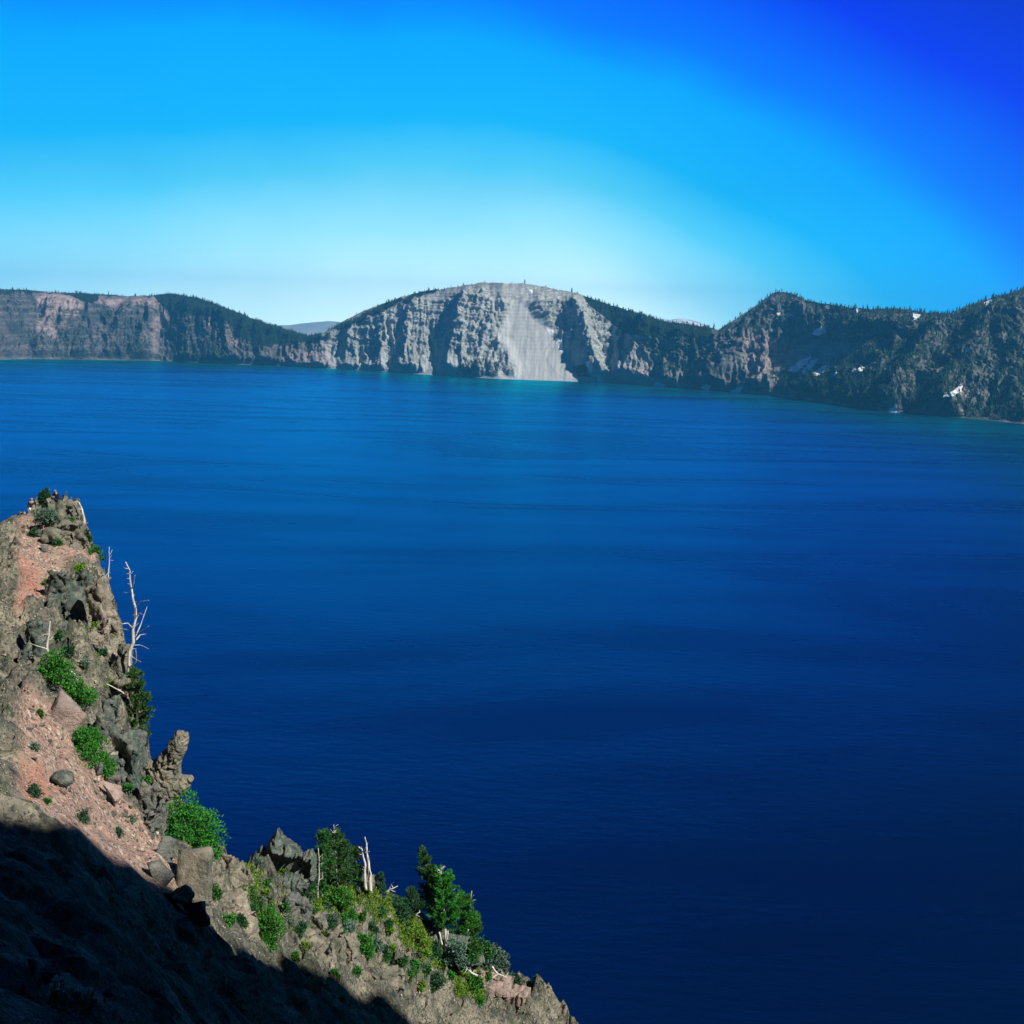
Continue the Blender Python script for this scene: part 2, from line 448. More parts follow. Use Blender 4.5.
def far_wall():
    # columns by bearing as they fall on the picture, rows from below the shore to behind the crest
    uu = np.concatenate([np.linspace(-700, -25, 90)[:-1], np.linspace(-25, 1049, 1300), np.linspace(1049, 1900, 110)[1:]])
    vs = interp_px(SHO, uu); vc = interp_px(SIL, uu)
    D = np.stack([np.array(ray(u, v)) for u, v in zip(uu, vs)])
    k = -CAMZ / D[:, 2]
    S = CP + D * k[:, None]                              # shore points, z = 0
    dirh = S[:, :2] / np.linalg.norm(S[:, :2], axis=1)[:, None]
    rs = np.linalg.norm(S[:, :2], axis=1)
    # crest: same bearing, further back; solve height from the picture
    Hc = np.zeros(len(uu)); Wd = np.full(len(uu), 500.0)
    Dc = np.stack([np.array(ray(u, v)) for u, v in zip(uu, vc)])
    tan_c = Dc[:, 2] / np.hypot(Dc[:, 0], Dc[:, 1])
    for _ in range(12):
        Hc = CAMZ + tan_c * (rs + Wd)
        Wd = np.maximum(Hc * (1.02 + 0.95 * smooth(680, 800, uu)), 160)
    kern = np.hanning(41); kern /= kern.sum()
    Wd = np.convolve(np.pad(Wd, 20, mode='edge'), kern, 'valid')
    Hc = CAMZ + tan_c * (rs + Wd)
    nt = 300
    t = np.concatenate([np.linspace(-0.06, 1.0, nt), 1 + np.array([.02, .05, .09, .15, .25, .4, .7, 1.1, 1.8, 3.0, 5, 8])])
    T, R0 = np.meshgrid(t, rs)
    Wm = Wd[:, None]; Hm = Hc[:, None]
    tt = np.clip(T, 0, 1)
    prof = 0.42 * tt + 0.58 * tt ** 1.55                   # scree below, steep rock above
    prof = prof / prof.max()
    z = Hm * prof
    z = np.where(T < 0, T * Wm * 0.7, z)
    back = np.clip(T - 1, 0, None)
    z = np.where(T > 1, np.maximum(Hm - back * Wm * 0.42, 120 + 0 * T) , z)
    r = R0 + T * Wm
    P = np.stack([dirh[:, 0][:, None] * r, dirh[:, 1][:, None] * r, z], -1)
    U, V = proj(P)
    Wt = np.clip(T, 0, 1)
    env = smooth(0.0, 0.10, T) * (1 - smooth(0.80, 1.0, T)) * (T <= 1) 
    # arc length for noise
    arc = np.concatenate([[0], np.cumsum(np.linalg.norm(np.diff(S[:, :2], axis=0), axis=1))])[:, None] + 0 * T
    dist = T * Wm
    wu = fbm(arc / 240, dist / 260, 0, 4, 5) * 13
    disp = np.zeros_like(T)
    bowl = np.zeros_like(T)
    for poly in BOWL: bowl = np.maximum(bowl, in_poly(U + wu * .5, V + wu * .25, poly, 4))
    for pts, A, wl, wr in RIDGES:
        d, side, par = seg_dist(U + wu * 0.6, V + wu * 0.3, pts)
        wd = np.where(side > 0, wl, wr)                   # line runs downwards: side>0 is picture-left
        jag = 1 + 0.35 * fbm(arc / 60, dist / 90, 3, 2, 77)
        disp += (1 - .85 * bowl) * A * 0.85 * np.clip(1 - d / (wd * jag), 0, 1) ** 1.1
    g1 = ridged(arc / 210 + 0.4 * fbm(arc / 300, dist / 300, 0, 2, 9), dist / 620, 0.5, 4, 21)
    sk = fbm(arc / 500, dist / 400, 4.4, 2, 61)
    g2 = ridged(arc / 75 + dist / 260 * sk * 3, dist / 150 + 0.4 * g1, 1.5, 4, 31)
    g3 = fbm(arc / 30, dist / 40, 2.5, 4, 41)
    talus = np.zeros_like(T)
    for poly, a in TALUS: talus = np.maximum(talus, a * in_poly(U + wu * 1.3, V + wu * .6, poly, 6.0))
    rocky = 1 - 0.88 * np.maximum(talus, bowl * .85)
    cv, _ = cells(arc / 55, dist / 85, 0.5 * g3, 7)
    disp += rocky * (1 + .5 * (1 - smooth(270, 320, U))) * ((g1 - 0.45) * 95 + (g2 - 0.4) * 50 + g3 * 14 + (cv - .5) * 20) + (1 - rocky) * fbm(arc / 45, dist / 150, 9, 2, 88) * 5
    # ledges of lava one above the other
    zz = z + 30 * fbm(arc / 400, dist / 400, 0, 2, 60)
    led = np.abs(((zz / 62) % 1) - 0.5) * 2
    led2 = np.abs(((zz / 23 + 0.3) % 1) - 0.5) * 2
    lef = 0.35 + 0.65 * smooth(300, 345, U)
    disp += lef * rocky * (smooth(0.2, 0.8, led) * 15 + smooth(.2, .8, led2) * 6) * smooth(0.1, .5, Wt) * (0.5 + 0.8 * np.clip(g1, 0, 1))
    disp = disp * env
    P[..., 0] -= dirh[:, 0][:, None] * disp * 0.66
    P[..., 1] -= dirh[:, 1][:, None] * disp * 0.66
    P[..., 2] += disp * 0.5
    # crest jags
    cj = (fbm(arc / 45, 0.3, 0, 4, 91) * 9 + fbm(arc / 14, 0.3, 0, 3, 95) * 4) * np.exp(-((T - 1) / 0.12) ** 2)
    P[..., 2] += cj * (T > 0.5)
    # keep the skyline: pull down what stands above the crest line of its own bearing
    rr_ = np.hypot(P[..., 0], P[..., 1])
    lim = CAMZ + (tan_c[:, None] + 0.0009 * fbm(arc / 50, 0.7, 0, 3, 55)) * rr_
    P[..., 2] = np.minimum(P[..., 2], lim)
    # shoreline: nothing above water before the traced shore
    wob = 1.0
    P[..., 2] = np.where(T < 0.0, np.minimum(P[..., 2], -0.5 + 0 * T), P[..., 2])
    U, V = proj(P)
    talc = np.zeros_like(T)
    for poly, a in TALUS: talc = np.maximum(talc, a * in_poly(U + wu * .9 + g3 * 3, V + wu * .4 + g3 * 2, poly, 3.5))
    for_m = np.zeros_like(T)
    nw = fbm(arc / 90, dist / 120, 7, 4, 15) * 7
    for poly, a in FOREST: for_m = np.maximum(for_m, a * in_poly(U + nw, V + nw * .6, poly, 2.0))
    pink = np.zeros_like(T)
    for poly, a in PINK: pink = np.maximum(pink, a * in_poly(U + nw, V + nw * .5, poly, 3.0))
    snow = np.zeros_like(T)
    nw2 = fbm(arc / 25, dist / 25, 8, 3, 19) * 2.0
    for poly in SNOW: snow = np.maximum(snow, in_poly(U + nw2, V + nw2 * 0.5, poly, 0.5))
    for_m = np.where(T > 1.0, np.maximum(for_m, 0.75), for_m)
    light = smooth(290, 350, U) * (1 - smooth(600, 720, U)) + .10 * smooth(690, 740, U)      # pale rhyolite of the middle rock, darker andesite elsewhere
    A1 = np.stack([for_m, talc, snow], -1).reshape(-1, 3)
    A2 = np.stack([pink, light, np.clip(.5 + .9 * fbm(arc / 11 + g3 * .4, dist / 170, 2.2, 3, 44), 0, 1)], -1).reshape(-1, 3)
    m = N('far_rock')
    a1 = m.attr('mask'); a2 = m.attr('kindmask'); p = m.pos()
    n1 = m.noise(p, 0.012, 6, 0.65, 0.6); n2 = m.noise(m.mapv(p, scale=(1, 1, 2.6)), 0.035, 5, 0.7); n3 = m.noise(p, 0.006, 5, 0.6, 1.0)
    zw = m.math('ADD', m.n('ShaderNodeSeparateXYZ', i_0=p).outputs[2], m.math('MULTIPLY', n1, 60))
    strat = m.n('ShaderNodeTexNoise', noise_dimensions='1D', i_W=m.math('MULTIPLY', zw, 0.04), i_Scale=1.0, i_Detail=3).outputs[0]
    dark = m.mix(m.ramp(n2, [(.35, 0.0), (.65, 1.0)]), FR['dark0'], FR['dark1'])
    pale = m.mix(m.ramp(n2, [(.35, 0.0), (.62, 1.0)]), FR['pale0'], FR['pale1'])
    rock = m.mix(a2[1], dark, pale)
    rock = m.mix(m.math('MULTIPLY', m.ramp(strat, [(.45, 0.0), (.6, 1.0)]), 0.3), rock, (0.33, 0.32, 0.30))
    rock = m.mix(m.math('MULTIPLY', a2[0], m.ramp(n1, [(.35, 0.3), (.6, 1.0)])), rock, FR['pink'])
    # scrub clinging to the ledges
    scr = m.math('MULTIPLY', m.ramp(n3, [(.48, 0.0), (.56, 1.0)]), m.ramp(n2, [(.42, 0.0), (.5, 1.0)]))
    rock = m.mix(m.math('MULTIPLY', scr, m.math('SUBTRACT', 0.8, m.math('MULTIPLY', a2[1], 0.55))), rock, FR['scrub'])
    rock = m.mix(a1[1], rock, m.mix(a2[2], FR['tal0'], FR['tal1']))
    fmask = m.ramp(m.math('ADD', a1[0], m.math('MULTIPLY', m.math('SUBTRACT', n2, 0.5), 1.1)), [(.42, 0.0), (.55, 1.0)])
    rock = m.mix(fmask, rock, m.mix(n2, (0.010, 0.022, 0.016), (0.020, 0.046, 0.024)))
    rock = m.mix(m.ramp(a1[2], [(.35, 0.0), (.6, 1.0)]), rock, (0.82, 0.86, 0.90))
    hh = m.math('ADD', m.math('MULTIPLY', n2, 12.0), m.math('MULTIPLY', m.noise(p, 0.09, 4, 0.7), 7.0))
    nb = m.bump(hh, 1.0, m.math('SUBTRACT', 0.9, m.math('MULTIPLY', a1[1], 0.7)))
    m.bsdf(rock, 0.95, 0.1, nb)
    nr, nc = P.shape[0], P.shape[1]
    o = mesh_np('crater_wall', P.reshape(-1, 3), grid_faces(nr, nc), m.mat, attr={'mask': A1, 'kindmask': A2})
    tag(o, 'far rocky wall of the crater with cliffs and scree slopes', None, kind='structure')
    # ---------------- forest on the far wall
    pts, hs = [], []
    rg = np.random.default_rng(5)
    P3 = P
    iu = np.arange(nr)[:, None] + 0 * T.astype(int); it = np.arange(nc)[None, :] + 0 * T.astype(int)
    vis = (uu > -120) & (uu < 1140)
    vism = vis[:, None] & (T > 0.02) & (T < 1.12)
    # area weight per vertex
    prob = np.clip(for_m * 1.15 + 0.55 * fbm(arc / 60, dist / 60, 4, 3, 17) - 0.22, 0, 1) * vism * (snow < 0.2) * (talus < 0.3)
    prob = prob * np.where(R0 < 5200, 1.5, 1.0)
    crest = np.exp(-((T - 1) / 0.02) ** 2) * vism
    prob += crest * np.clip(0.7 + 1.6 * fbm(arc / 70, 0.1, 3, 3, 27), 0, 3.0) * (1 - 0.93 * light * (U < 590)) * 0.6
    sel = rg.random(prob.shape) < prob * 0.15
    C = P3[sel]
    C = C + rg.normal(0, 2.0, C.shape) * np.array([1, 1, 0])
    hts = rg.uniform(8, 22, len(C)) * (.75 + .5 * rg.random(len(C))) * np.where(rg.random(len(C)) < 0.12, 1.35, 1)
    k = 6
    Vs, Fs = [], []
    ang = np.arange(k) * 2 * np.pi / k
    base = []
    for (zb, zt, rr0) in ((0.02, 0.55, 0.20), (0.38, 1.0, 0.14)):
        base.append((zb, zt, rr0))
    nv = (k + 1) * 2
    Vall = np.zeros((len(C), nv, 3)); rot = rg.uniform(0, 6.28, len(C)); lean = rg.normal(0, 0.04, (len(C), 2))
    for b, (zb, zt, r0) in enumerate(base):
        rad = hts * r0 * rg.uniform(0.75, 1.25, len(C))
        for j in range(k):
            wv = rg.uniform(0.6, 1.25, len(C))
            Vall[:, b * (k + 1) + j, 0] = np.cos(ang[j] + rot) * rad * wv
            Vall[:, b * (k + 1) + j, 1] = np.sin(ang[j] + rot) * rad * wv
            Vall[:, b * (k + 1) + j, 2] = hts * zb * rg.uniform(.6, 1.4, len(C))
        Vall[:, b * (k + 1) + k, 0] = lean[:, 0] * hts * zt; Vall[:, b * (k + 1) + k, 1] = lean[:, 1] * hts * zt; Vall[:, b * (k + 1) + k, 2] = hts * zt
    Vall += C[:, None, :] + np.array([0, 0, -0.8])
    f1 = [(b * (k + 1) + j, b * (k + 1) + (j + 1) % k, b * (k + 1) + k) for b in range(2) for j in range(k)]
    Fa = (np.array(f1)[None] + (np.arange(len(C)) * nv)[:, None, None]).reshape(-1, 3)
    mf = N('far_needles'); q = mf.pos()
    mf.bsdf(mf.mix(mf.noise(q, 0.08, 3), (0.008, 0.02, 0.014), (0.026, 0.055, 0.028)), 0.95, 0.1)
    o = mesh_np('far_forest', Vall.reshape(-1, 3), Fa, mf.mat, smooth_=False)
    tag(o, 'dark conifer forest on the crests and slopes across the lake', 'forest', kind='stuff')
    print('far trees', len(C))
far_wall()


def distant_hills():
    m = N('distant_hills')
    p = m.pos()
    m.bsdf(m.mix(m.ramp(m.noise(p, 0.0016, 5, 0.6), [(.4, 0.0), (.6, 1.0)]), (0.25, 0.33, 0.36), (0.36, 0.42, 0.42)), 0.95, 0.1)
    uu = np.linspace(180, 470, 160)
    top = np.interp(uu, [180, 250, 290, 310, 330, 350, 400, 470], [330, 326, 325, 322.5, 321, 323, 327, 330])
    Vv = []
    R = 15500.0
    rows = [(0.0, 0.0), (0.4, 0.5), (0.8, 0.93), (1.0, 1.0), (1.3, 0.6), (1.8, 0.0)]
    for i, (u, v) in enumerate(zip(uu, top)):
        d = ray(u, v); hl = math.hypot(d.x, d.y)
        for a, b in rows:
            r = R + a * 1400
            zt = CAMZ + d.z / hl * (R + 1400) + 8 * float(fbm(i / 7, a, 0, 3, 3))
            Vv.append((d.x / hl * r, d.y / hl * r, 60 + (zt - 60) * b))
    o = mesh_np('distant_hills', Vv, grid_faces(len(uu), len(rows)), m.mat)
    tag(o, 'pale blue hills seen through the gap beyond the far rim', None, kind='structure')
    # a snowy summit just clearing the rim farther right
    m2 = N('distant_snow')
    q = m2.pos()
    m2.bsdf(m2.mix(m2.ramp(m2.noise(q, 0.003, 5, 0.6), [(.42, 0.0), (.55, 1.0)]), (0.75, 0.8, 0.85), (0.35, 0.42, 0.5)), 0.9, 0.1)
    uu = np.linspace(620, 770, 90)
    top = np.interp(uu, [620, 655, 668, 680, 690, 698, 712, 770], [338, 325, 320, 318.5, 319.5, 322, 328, 338])
    Vv = []
    for i, (u, v) in enumerate(zip(uu, top)):
        d = ray(u, v); hl = math.hypot(d.x, d.y)
        for a, b in rows:
            r = R + a * 1400
            zt = CAMZ + d.z / hl * (R + 1400) + 10 * float(fbm(i / 5, a, 5, 3, 3))
            Vv.append((d.x / hl * r, d.y / hl * r, 60 + (zt - 60) * b))
    o = mesh_np('distant_snowy_mountain', Vv, grid_faces(len(uu), len(rows)), m2.mat)
    tag(o, 'white snowy summit barely showing above the far rim', 'mountain', kind='structure')
distant_hills()
# ------------------------------------------------------------------ near slope
CTRL = [  # (u, v, metres ahead)
    (0, 556, 88), (36, 546, 84), (60, 508, 83), (85, 522, 80), (97, 555, 76), (106, 590, 68), (120, 640, 60), (136, 695, 55), (143, 745, 51),
    (150, 795, 49), (182, 830, 48.5), (222, 862, 50), (245, 872, 53), (290, 880, 60), (340, 888, 65), (385, 897, 71), (420, 935, 75), (460, 958, 79),
    (500, 980, 80), (536, 1001, 81), (570, 1045, 80), (-60, 562, 88), (-200, 570, 92),
    (30, 560, 67), (60, 560, 70), (30, 620, 55), (70, 640, 56), (30, 700, 44), (80, 700, 47), (110, 640, 59), (30, 760, 36), (60, 777, 37), (110, 780, 44),
    (30, 800, 31), (100, 840, 33), (150, 850, 38), (30, 870, 22), (100, 900, 24), (165, 880, 38), (200, 905, 41), (220, 945, 38), (250, 915, 49),
    (30, 930, 16), (100, 955, 17.5), (60, 984, 11.8), (160, 985, 19), (200, 995, 24), (270, 930, 52), (270, 958, 47), (300, 990, 36), (330, 955, 57),
    (350, 930, 62), (400, 975, 66), (340, 1005, 48), (440, 1010, 72), (200, 1040, 20), (260, 1040, 30), (400, 1040, 56), (-100, 700, 46), (-100, 850, 26), (-100, 560, 70),
    (-300, 700, 46), (120, 1040, 10)]
XYZ = [(0, 0, 268.3), (-3, 0, 268.5), (0, 3, 266.4), (0, 6, 263.6), (2, 12, 258), (4, 22, 249), (6, 40, 236), (8, 60, 221), (9, 80, 211), (-10, 0, 270), (-30, 0, 274),
       (-60, 20, 282), (-90, 60, 286), (-120, 100, 280), (-30, -30, 275), (0, -20, 271), (20, -30, 273), (-100, -40, 282), (40, -40, 276), (-6, 5, 266.3), (60, -30, 280), (6, 0, 265)]
ctrl = np.array([tuple(at(*c)) for c in CTRL] + XYZ)


def fit_rbf(C, c=2.0, lam=0.02):
    n = len(C)
    d = np.hypot(C[:, None, 0] - C[None, :, 0], C[:, None, 1] - C[None, :, 1])
    A = np.zeros((n + 3, n + 3))
    A[:n, :n] = np.sqrt(d * d + c * c) + lam * np.eye(n)
    A[:n, n] = 1; A[:n, n + 1:] = C[:, :2]; A[n, :n] = 1; A[n + 1:, :n] = C[:, :2].T
    b = np.concatenate([C[:, 2], [0, 0, 0]])
    s = np.linalg.solve(A, b)

    def f(x, y):
        out = s[n] + s[n + 1] * x + s[n + 2] * y
        for i in range(n):
            out = out + s[i] * np.sqrt((x - C[i, 0]) ** 2 + (y - C[i, 1]) ** 2 + c * c)
        return out
    return f


hgt = fit_rbf(ctrl)
edge_px = [(-200, 568, 93), (-60, 560, 89.5), (0, 553, 89.5), (36, 543, 86), (60, 503, 84), (85, 520, 81), (97, 553, 77), (107, 588, 69), (121, 640, 61), (137, 690, 56), (144, 740, 52),
           (150, 785, 50.5), (182, 822, 50.5), (222, 856, 51.5), (245, 868, 54), (290, 876, 61), (340, 884, 66), (385, 893, 72), (420, 930, 76), (460, 955, 80), (500, 977, 82), (534, 997, 83)]
edge = [(-400, 180), (-200, 130)] + [tuple(at(*e))[:2] for e in edge_px] + [(8, 84), (11, 70), (10, 40), (8, 20), (8, 5), (14, -8), (24, 2), (40, 24), (60, 20), (90, -10), (200, -40), (500, -100)]


def near_z(x, y):
    d, side, _ = seg_dist(x, y, edge)
    out = np.where(side > 0, d, 0.0)                      # beyond the brink, above the lake
    xx = np.clip(x, -130, 60); yy = np.clip(y, -40, 110)
    far_ = np.hypot(x - xx, y - yy)
    zb = hgt(np.clip(x, -130, 60), np.clip(y, -40, 110))
    zb = np.clip(zb, 120, 292)
    z = zb - np.minimum(out, 14) * 6.0 - np.maximum(out - 14, 0) * 1.5
    return np.maximum(z, -6), out


def axis(a0, a1, step, lo, hi, g=1.12):
    mid = np.arange(a0, a1 + step, step)
    L, R_ = [], []
    s, p = step, a0
    while p > lo: s = min(s * g, 120); p -= s; L.append(p)
    s, p = step, mid[-1]
    while p < hi: s = min(s * g, 120); p += s; R_.append(p)
    return np.concatenate([L[::-1], mid, R_])


ZONES = {
    'pink': [[(20, 505), (45, 535), (80, 545), (95, 560), (70, 565), (50, 580), (42, 605), (20, 615)], [(20, 690), (50, 705), (70, 735), (100, 770), (120, 800), (150, 830), (185, 880), (160, 900), (90, 850), (20, 800)]],
    'red': [[(20, 560), (40, 570), (38, 605), (20, 620)], [(22, 762), (45, 768), (52, 790), (40, 805), (22, 800)]],
    'moss': [[(395, 915), (420, 925), (440, 950), (450, 968), (430, 968), (400, 940)], [(310, 885), (345, 880), (360, 905), (330, 920), (310, 905)], [(455, 970), (480, 972), (485, 1000), (455, 996)],
             [(235, 868), (262, 872), (255, 895), (238, 890)], [(340, 885), (395, 895), (425, 940), (400, 930), (360, 905)]],
}


def near_slope():
    xs = axis(-48, 12, 0.17, -3200, 2400)
    ys = axis(6, 92, 0.19, -900, 420)
    X, Y = np.meshgrid(xs, ys, indexing='ij')
    Z, out = near_z(X, Y)
    U, V = proj(np.stack([X, Y, Z], -1))
    inn = (X > -70) & (X < 30) & (Y > -10) & (Y < 110)
    env = inn * 1.0
    # rock showing through: strongest along the brink
    d, side, _ = seg_dist(X, Y, edge)
    brink = np.exp(-(d / 5.0) ** 2)
    r1 = ridged(X / 5.0, Y / 5.0, Z / 7.0, 5, 3)
    r2 = fbm(X / 1.6, Y / 1.6, Z / 1.6, 4, 8)
    blocks = np.floor(fbm(X / 2.4, Y / 2.4, Z / 2.4, 3, 14) * 7) / 7
    rough = 0.25 + 0.75 * np.clip(brink + 0.6 * smooth(0.0, .35, fbm(X / 9, Y / 9, 0, 3, 33)) * (Y > 36), 0, 1)
    nearf = smooth(2.5, 12, np.hypot(X, Y))
    pk = np.zeros_like(X); rd = np.zeros_like(X); ms = np.zeros_like(X)
    nw = fbm(X / 3, Y / 3, 0, 4, 71) * 12
    for nm, arr in (('pink', pk), ('red', rd), ('moss', ms)):
        for poly in ZONES[nm]:
            np.maximum(arr, in_poly(U + nw, V + nw * .7, poly, 5.0), out=arr)
    vis = (U > -60) & (U < 600) & (V < 1100) & (out < 6)
    pk *= vis; rd *= vis; ms *= vis
    rough = rough * (1 - 0.75 * pk)
    cw = r2 * .5
    c1, e1_ = cells(X / 1.7 + cw, Y / 1.7, Z / 2.6 + cw, 5); c2, e2_ = cells(X / .7 + cw, Y / .7 + cw, Z / .9, 6)
    c1 = (c1 - .5) * smooth(0, .12, e1_); c2 = (c2 - .5) * smooth(0, .12, e2_)
    rel = rough * ((r1 - 0.5) * 1.3 + blocks * 1.6 + r2 * 0.5 + c1 * 1.8 + c2 * .95) + r2 * 0.14 + c2 * .16 * (1 - rough)
    rel = rel + fbm(X / .5, Y / .5, Z / .5, 3, 6) * 0.07
    far_rel = fbm(X / 60, Y / 60, Z / 60, 5, 51) * 14 * smooth(60, 200, np.hypot(X, Y - 40)) * (Z > 1)
    disp = rel * env * nearf + far_rel
    # outward on the brink and the wall below, upward elsewhere
    P = np.stack([X, Y, Z + disp], -1)
    P[..., 2] = np.where(Z <= -5.9, -6, P[..., 2])
    A = np.stack([pk, rd, ms], -1).reshape(-1, 3)
    B = np.stack([brink, rough, 0 * pk], -1).reshape(-1, 3)
    m = N('near_slope')
    a = m.attr('zone'); b = m.attr('zone_rock'); p = m.pos()
    n1 = m.noise(p, 0.35, 6, 0.65, 0.4); n2 = m.noise(p, 2.2, 5, 0.7); n3 = m.noise(p, 7.0, 4, 0.75)
    vor = m.n('ShaderNodeTexVoronoi', i_Vector=p, i_Scale=3.6, i_Randomness=1.0)
    vor2 = m.n('ShaderNodeTexVoronoi', i_Vector=p, i_Scale=9.0, i_Randomness=1.0)
    vc = m.n('ShaderNodeSeparateColor', i_0=vor.outputs['Color']).outputs
    vc2 = m.n('ShaderNodeSeparateColor', i_0=vor2.outputs['Color']).outputs
    grey = m.mix(m.ramp(n2, [(.35, 0.0), (.65, 1.0)]), (0.035, 0.05, 0.045), (0.22, 0.205, 0.165))
    tan = m.mix(m.ramp(n3, [(.3, 0.0), (.65, 1.0)]), (0.10, 0.10, 0.078), (0.43, 0.385, 0.295))
    col = m.mix(m.ramp(n1, [(.44, 0.0), (.60, 1.0)]), grey, tan)
    n4 = m.noise(p, 0.95, 5, 0.7, 0.8)
    col = m.mix(m.math('MULTIPLY', m.ramp(n4, [(.52, 0.0), (.60, 1.0)]), .85), col, m.mix(n3, (0.03, 0.045, 0.03), (0.11, 0.125, 0.085)))
    col = m.mix(m.math('MULTIPLY', m.ramp(vc2[2], [(.80, 0.0), (.86, 1.0)]), .7), col, (0.035, 0.045, 0.04))
    pinkc = m.mix(m.ramp(n3, [(.3, 0.0), (.7, 1.0)]), (0.26, 0.155, 0.125), (0.52, 0.355, 0.29))
    pinkc = m.mix(m.math('MULTIPLY', m.ramp(vc[0], [(.55, 0.0), (.75, 1.0)]), .55), pinkc, (0.36, 0.28, 0.22))
    pinkc = m.mix(m.math('MULTIPLY', m.ramp(vc2[1], [(.8, 0.0), (.9, 1.0)]), .8), pinkc, (0.62, 0.52, 0.45))
    pinkc = m.mix(m.math('MULTIPLY', m.ramp(vc2[2], [(.85, 0.0), (.9, 1.0)]), .8), pinkc, (0.08, 0.09, 0.08))
    pinkc = m.mix(m.math('MULTIPLY', m.ramp(n1, [(.5, 0.0), (.62, 1.0)]), .5), pinkc, (0.24, 0.20, 0.15))
    col = m.mix(a[0], col, pinkc)
    col = m.mix(m.math('MULTIPLY', a[1], m.ramp(n2, [(.35, .2), (.6, .85)])), col, m.mix(n3, (0.34, 0.12, 0.08), (0.58, 0.30, 0.22)))
    litter = m.ramp(m.math('ADD', a[2], m.math('MULTIPLY', m.math('SUBTRACT', n2, .5), 1.3)), [(.4, 0.0), (.6, 1.0)])
    col = m.mix(litter, col, m.mix(n3, (0.03, 0.065, 0.012), (0.10, 0.14, 0.03)))
    hh = m.math('ADD', m.math('MULTIPLY', n2, 0.35), m.math('MULTIPLY', n3, 0.16))
    hh = m.math('ADD', hh, m.math('MULTIPLY', vor2.outputs[0], 0.05))
    m.bsdf(col, 0.95, 0.15, m.bump(hh, 1.0, 0.9))
    o = mesh_np('near_slope', P.reshape(-1, 3), grid_faces(len(xs), len(ys)), m.mat, attr={'zone': A, 'zone_rock': B})
    tag(o, 'steep rocky slope with pink scree falling towards the lake', None, kind='structure')
    # lookup surface for standing things on it (only the detailed part)
    ix = np.where((xs > -50) & (xs < 20))[0]; iy = np.where((ys > 2) & (ys < 100))[0]
    ix = ix[::2]; iy = iy[::2]
    Q = P[np.ix_(ix, iy)]
    fs = grid_faces(len(ix), len(iy))
    bvh = BVHTree.FromPolygons([tuple(v) for v in Q.reshape(-1, 3)], [tuple(int(k) for k in f) for f in fs])
    return bvh
GROUND = near_slope()


def hit(u, v, Y=None, strict=False):
    d = ray(u, v)
    h = GROUND.ray_cast(Vector((0, 0, CAMZ)), d.normalized(), 200)
    if strict: return h[0]
    if h[0] is None or (Y is not None and abs(h[0].y - Y) > 14):
        if Y is None:
            for dv in range(2, 60, 2):
                h = GROUND.ray_cast(Vector((0, 0, CAMZ)), ray(u, v + dv).normalized(), 200)
                if h[0] is not None:
                    return at(u, v, h[0].y)
            return None
        return at(u, v, Y)
    return h[0].copy()


def drop(x, y):
    h = GROUND.ray_cast(Vector((x, y, 400)), Vector((0, 0, -1)))
    return (h[0], h[1]) if h[0] is not None else (None, None)


# ------------------------------------------------------------------ rocks
def rock_mat(name, c0, c1, c2, lichen=0.4, scale=1.0):
    m = N(name)
    oi = m.n('ShaderNodeObjectInfo').outputs
    p = m.n('ShaderNodeVectorMath', operation='ADD', i_0=m.obj(), i_1=m.n('ShaderNodeVectorMath', operation='SCALE', i_0=(13.0, 7.0, 5.0), i_Scale=oi['Random']).outputs[0]).outputs[0]
    n1 = m.noise(p, 0.7 * scale, 6, 0.65, 0.8); n2 = m.noise(p, 3.5 * scale, 5, 0.7); n3 = m.noise(p, 11 * scale, 4, 0.75)
    c = m.mix(m.ramp(n1, [(.36, 0.0), (.58, 1.0)]), c0, c1)
    c = m.mix(m.ramp(n2, [(.46, 0.0), (.62, 1.0)]), c, c2)
    c = m.mix(m.math('MULTIPLY', m.ramp(n3, [(.5, 0.0), (.62, 1.0)]), lichen), c, (0.13, 0.17, 0.09))
    c = m.mix(m.math('MULTIPLY', m.ramp(n3, [(.28, 1.0), (.38, 0.0)]), 0.6), c, (0.04, 0.045, 0.045))
    h = m.math('ADD', m.math('MULTIPLY', n2, .22), m.math('MULTIPLY', n3, .1))
    return m.bsdf(c, 0.92, 0.2, m.bump(h, 1.0, 0.9))


RM = {
    'grey': rock_mat('grey_rock', (0.08, 0.10, 0.105), (0.27, 0.25, 0.22), (0.14, 0.155, 0.15), 0.4),
    'teal': rock_mat('dark_rock', (0.03, 0.055, 0.055), (0.10, 0.13, 0.125), (0.21, 0.21, 0.18), 0.5),
    'tan': rock_mat('tan_rock', (0.20, 0.175, 0.14), (0.42, 0.355, 0.285), (0.20, 0.19, 0.16), 0.3),
    'pink': rock_mat('pink_rock', (0.30, 0.22, 0.20), (0.46, 0.34, 0.30), (0.26, 0.22, 0.20), 0.2),
    'mixed': rock_mat('mixed_rock', (0.06, 0.08, 0.072), (0.33, 0.29, 0.23), (0.21, 0.20, 0.165), 0.45),
}


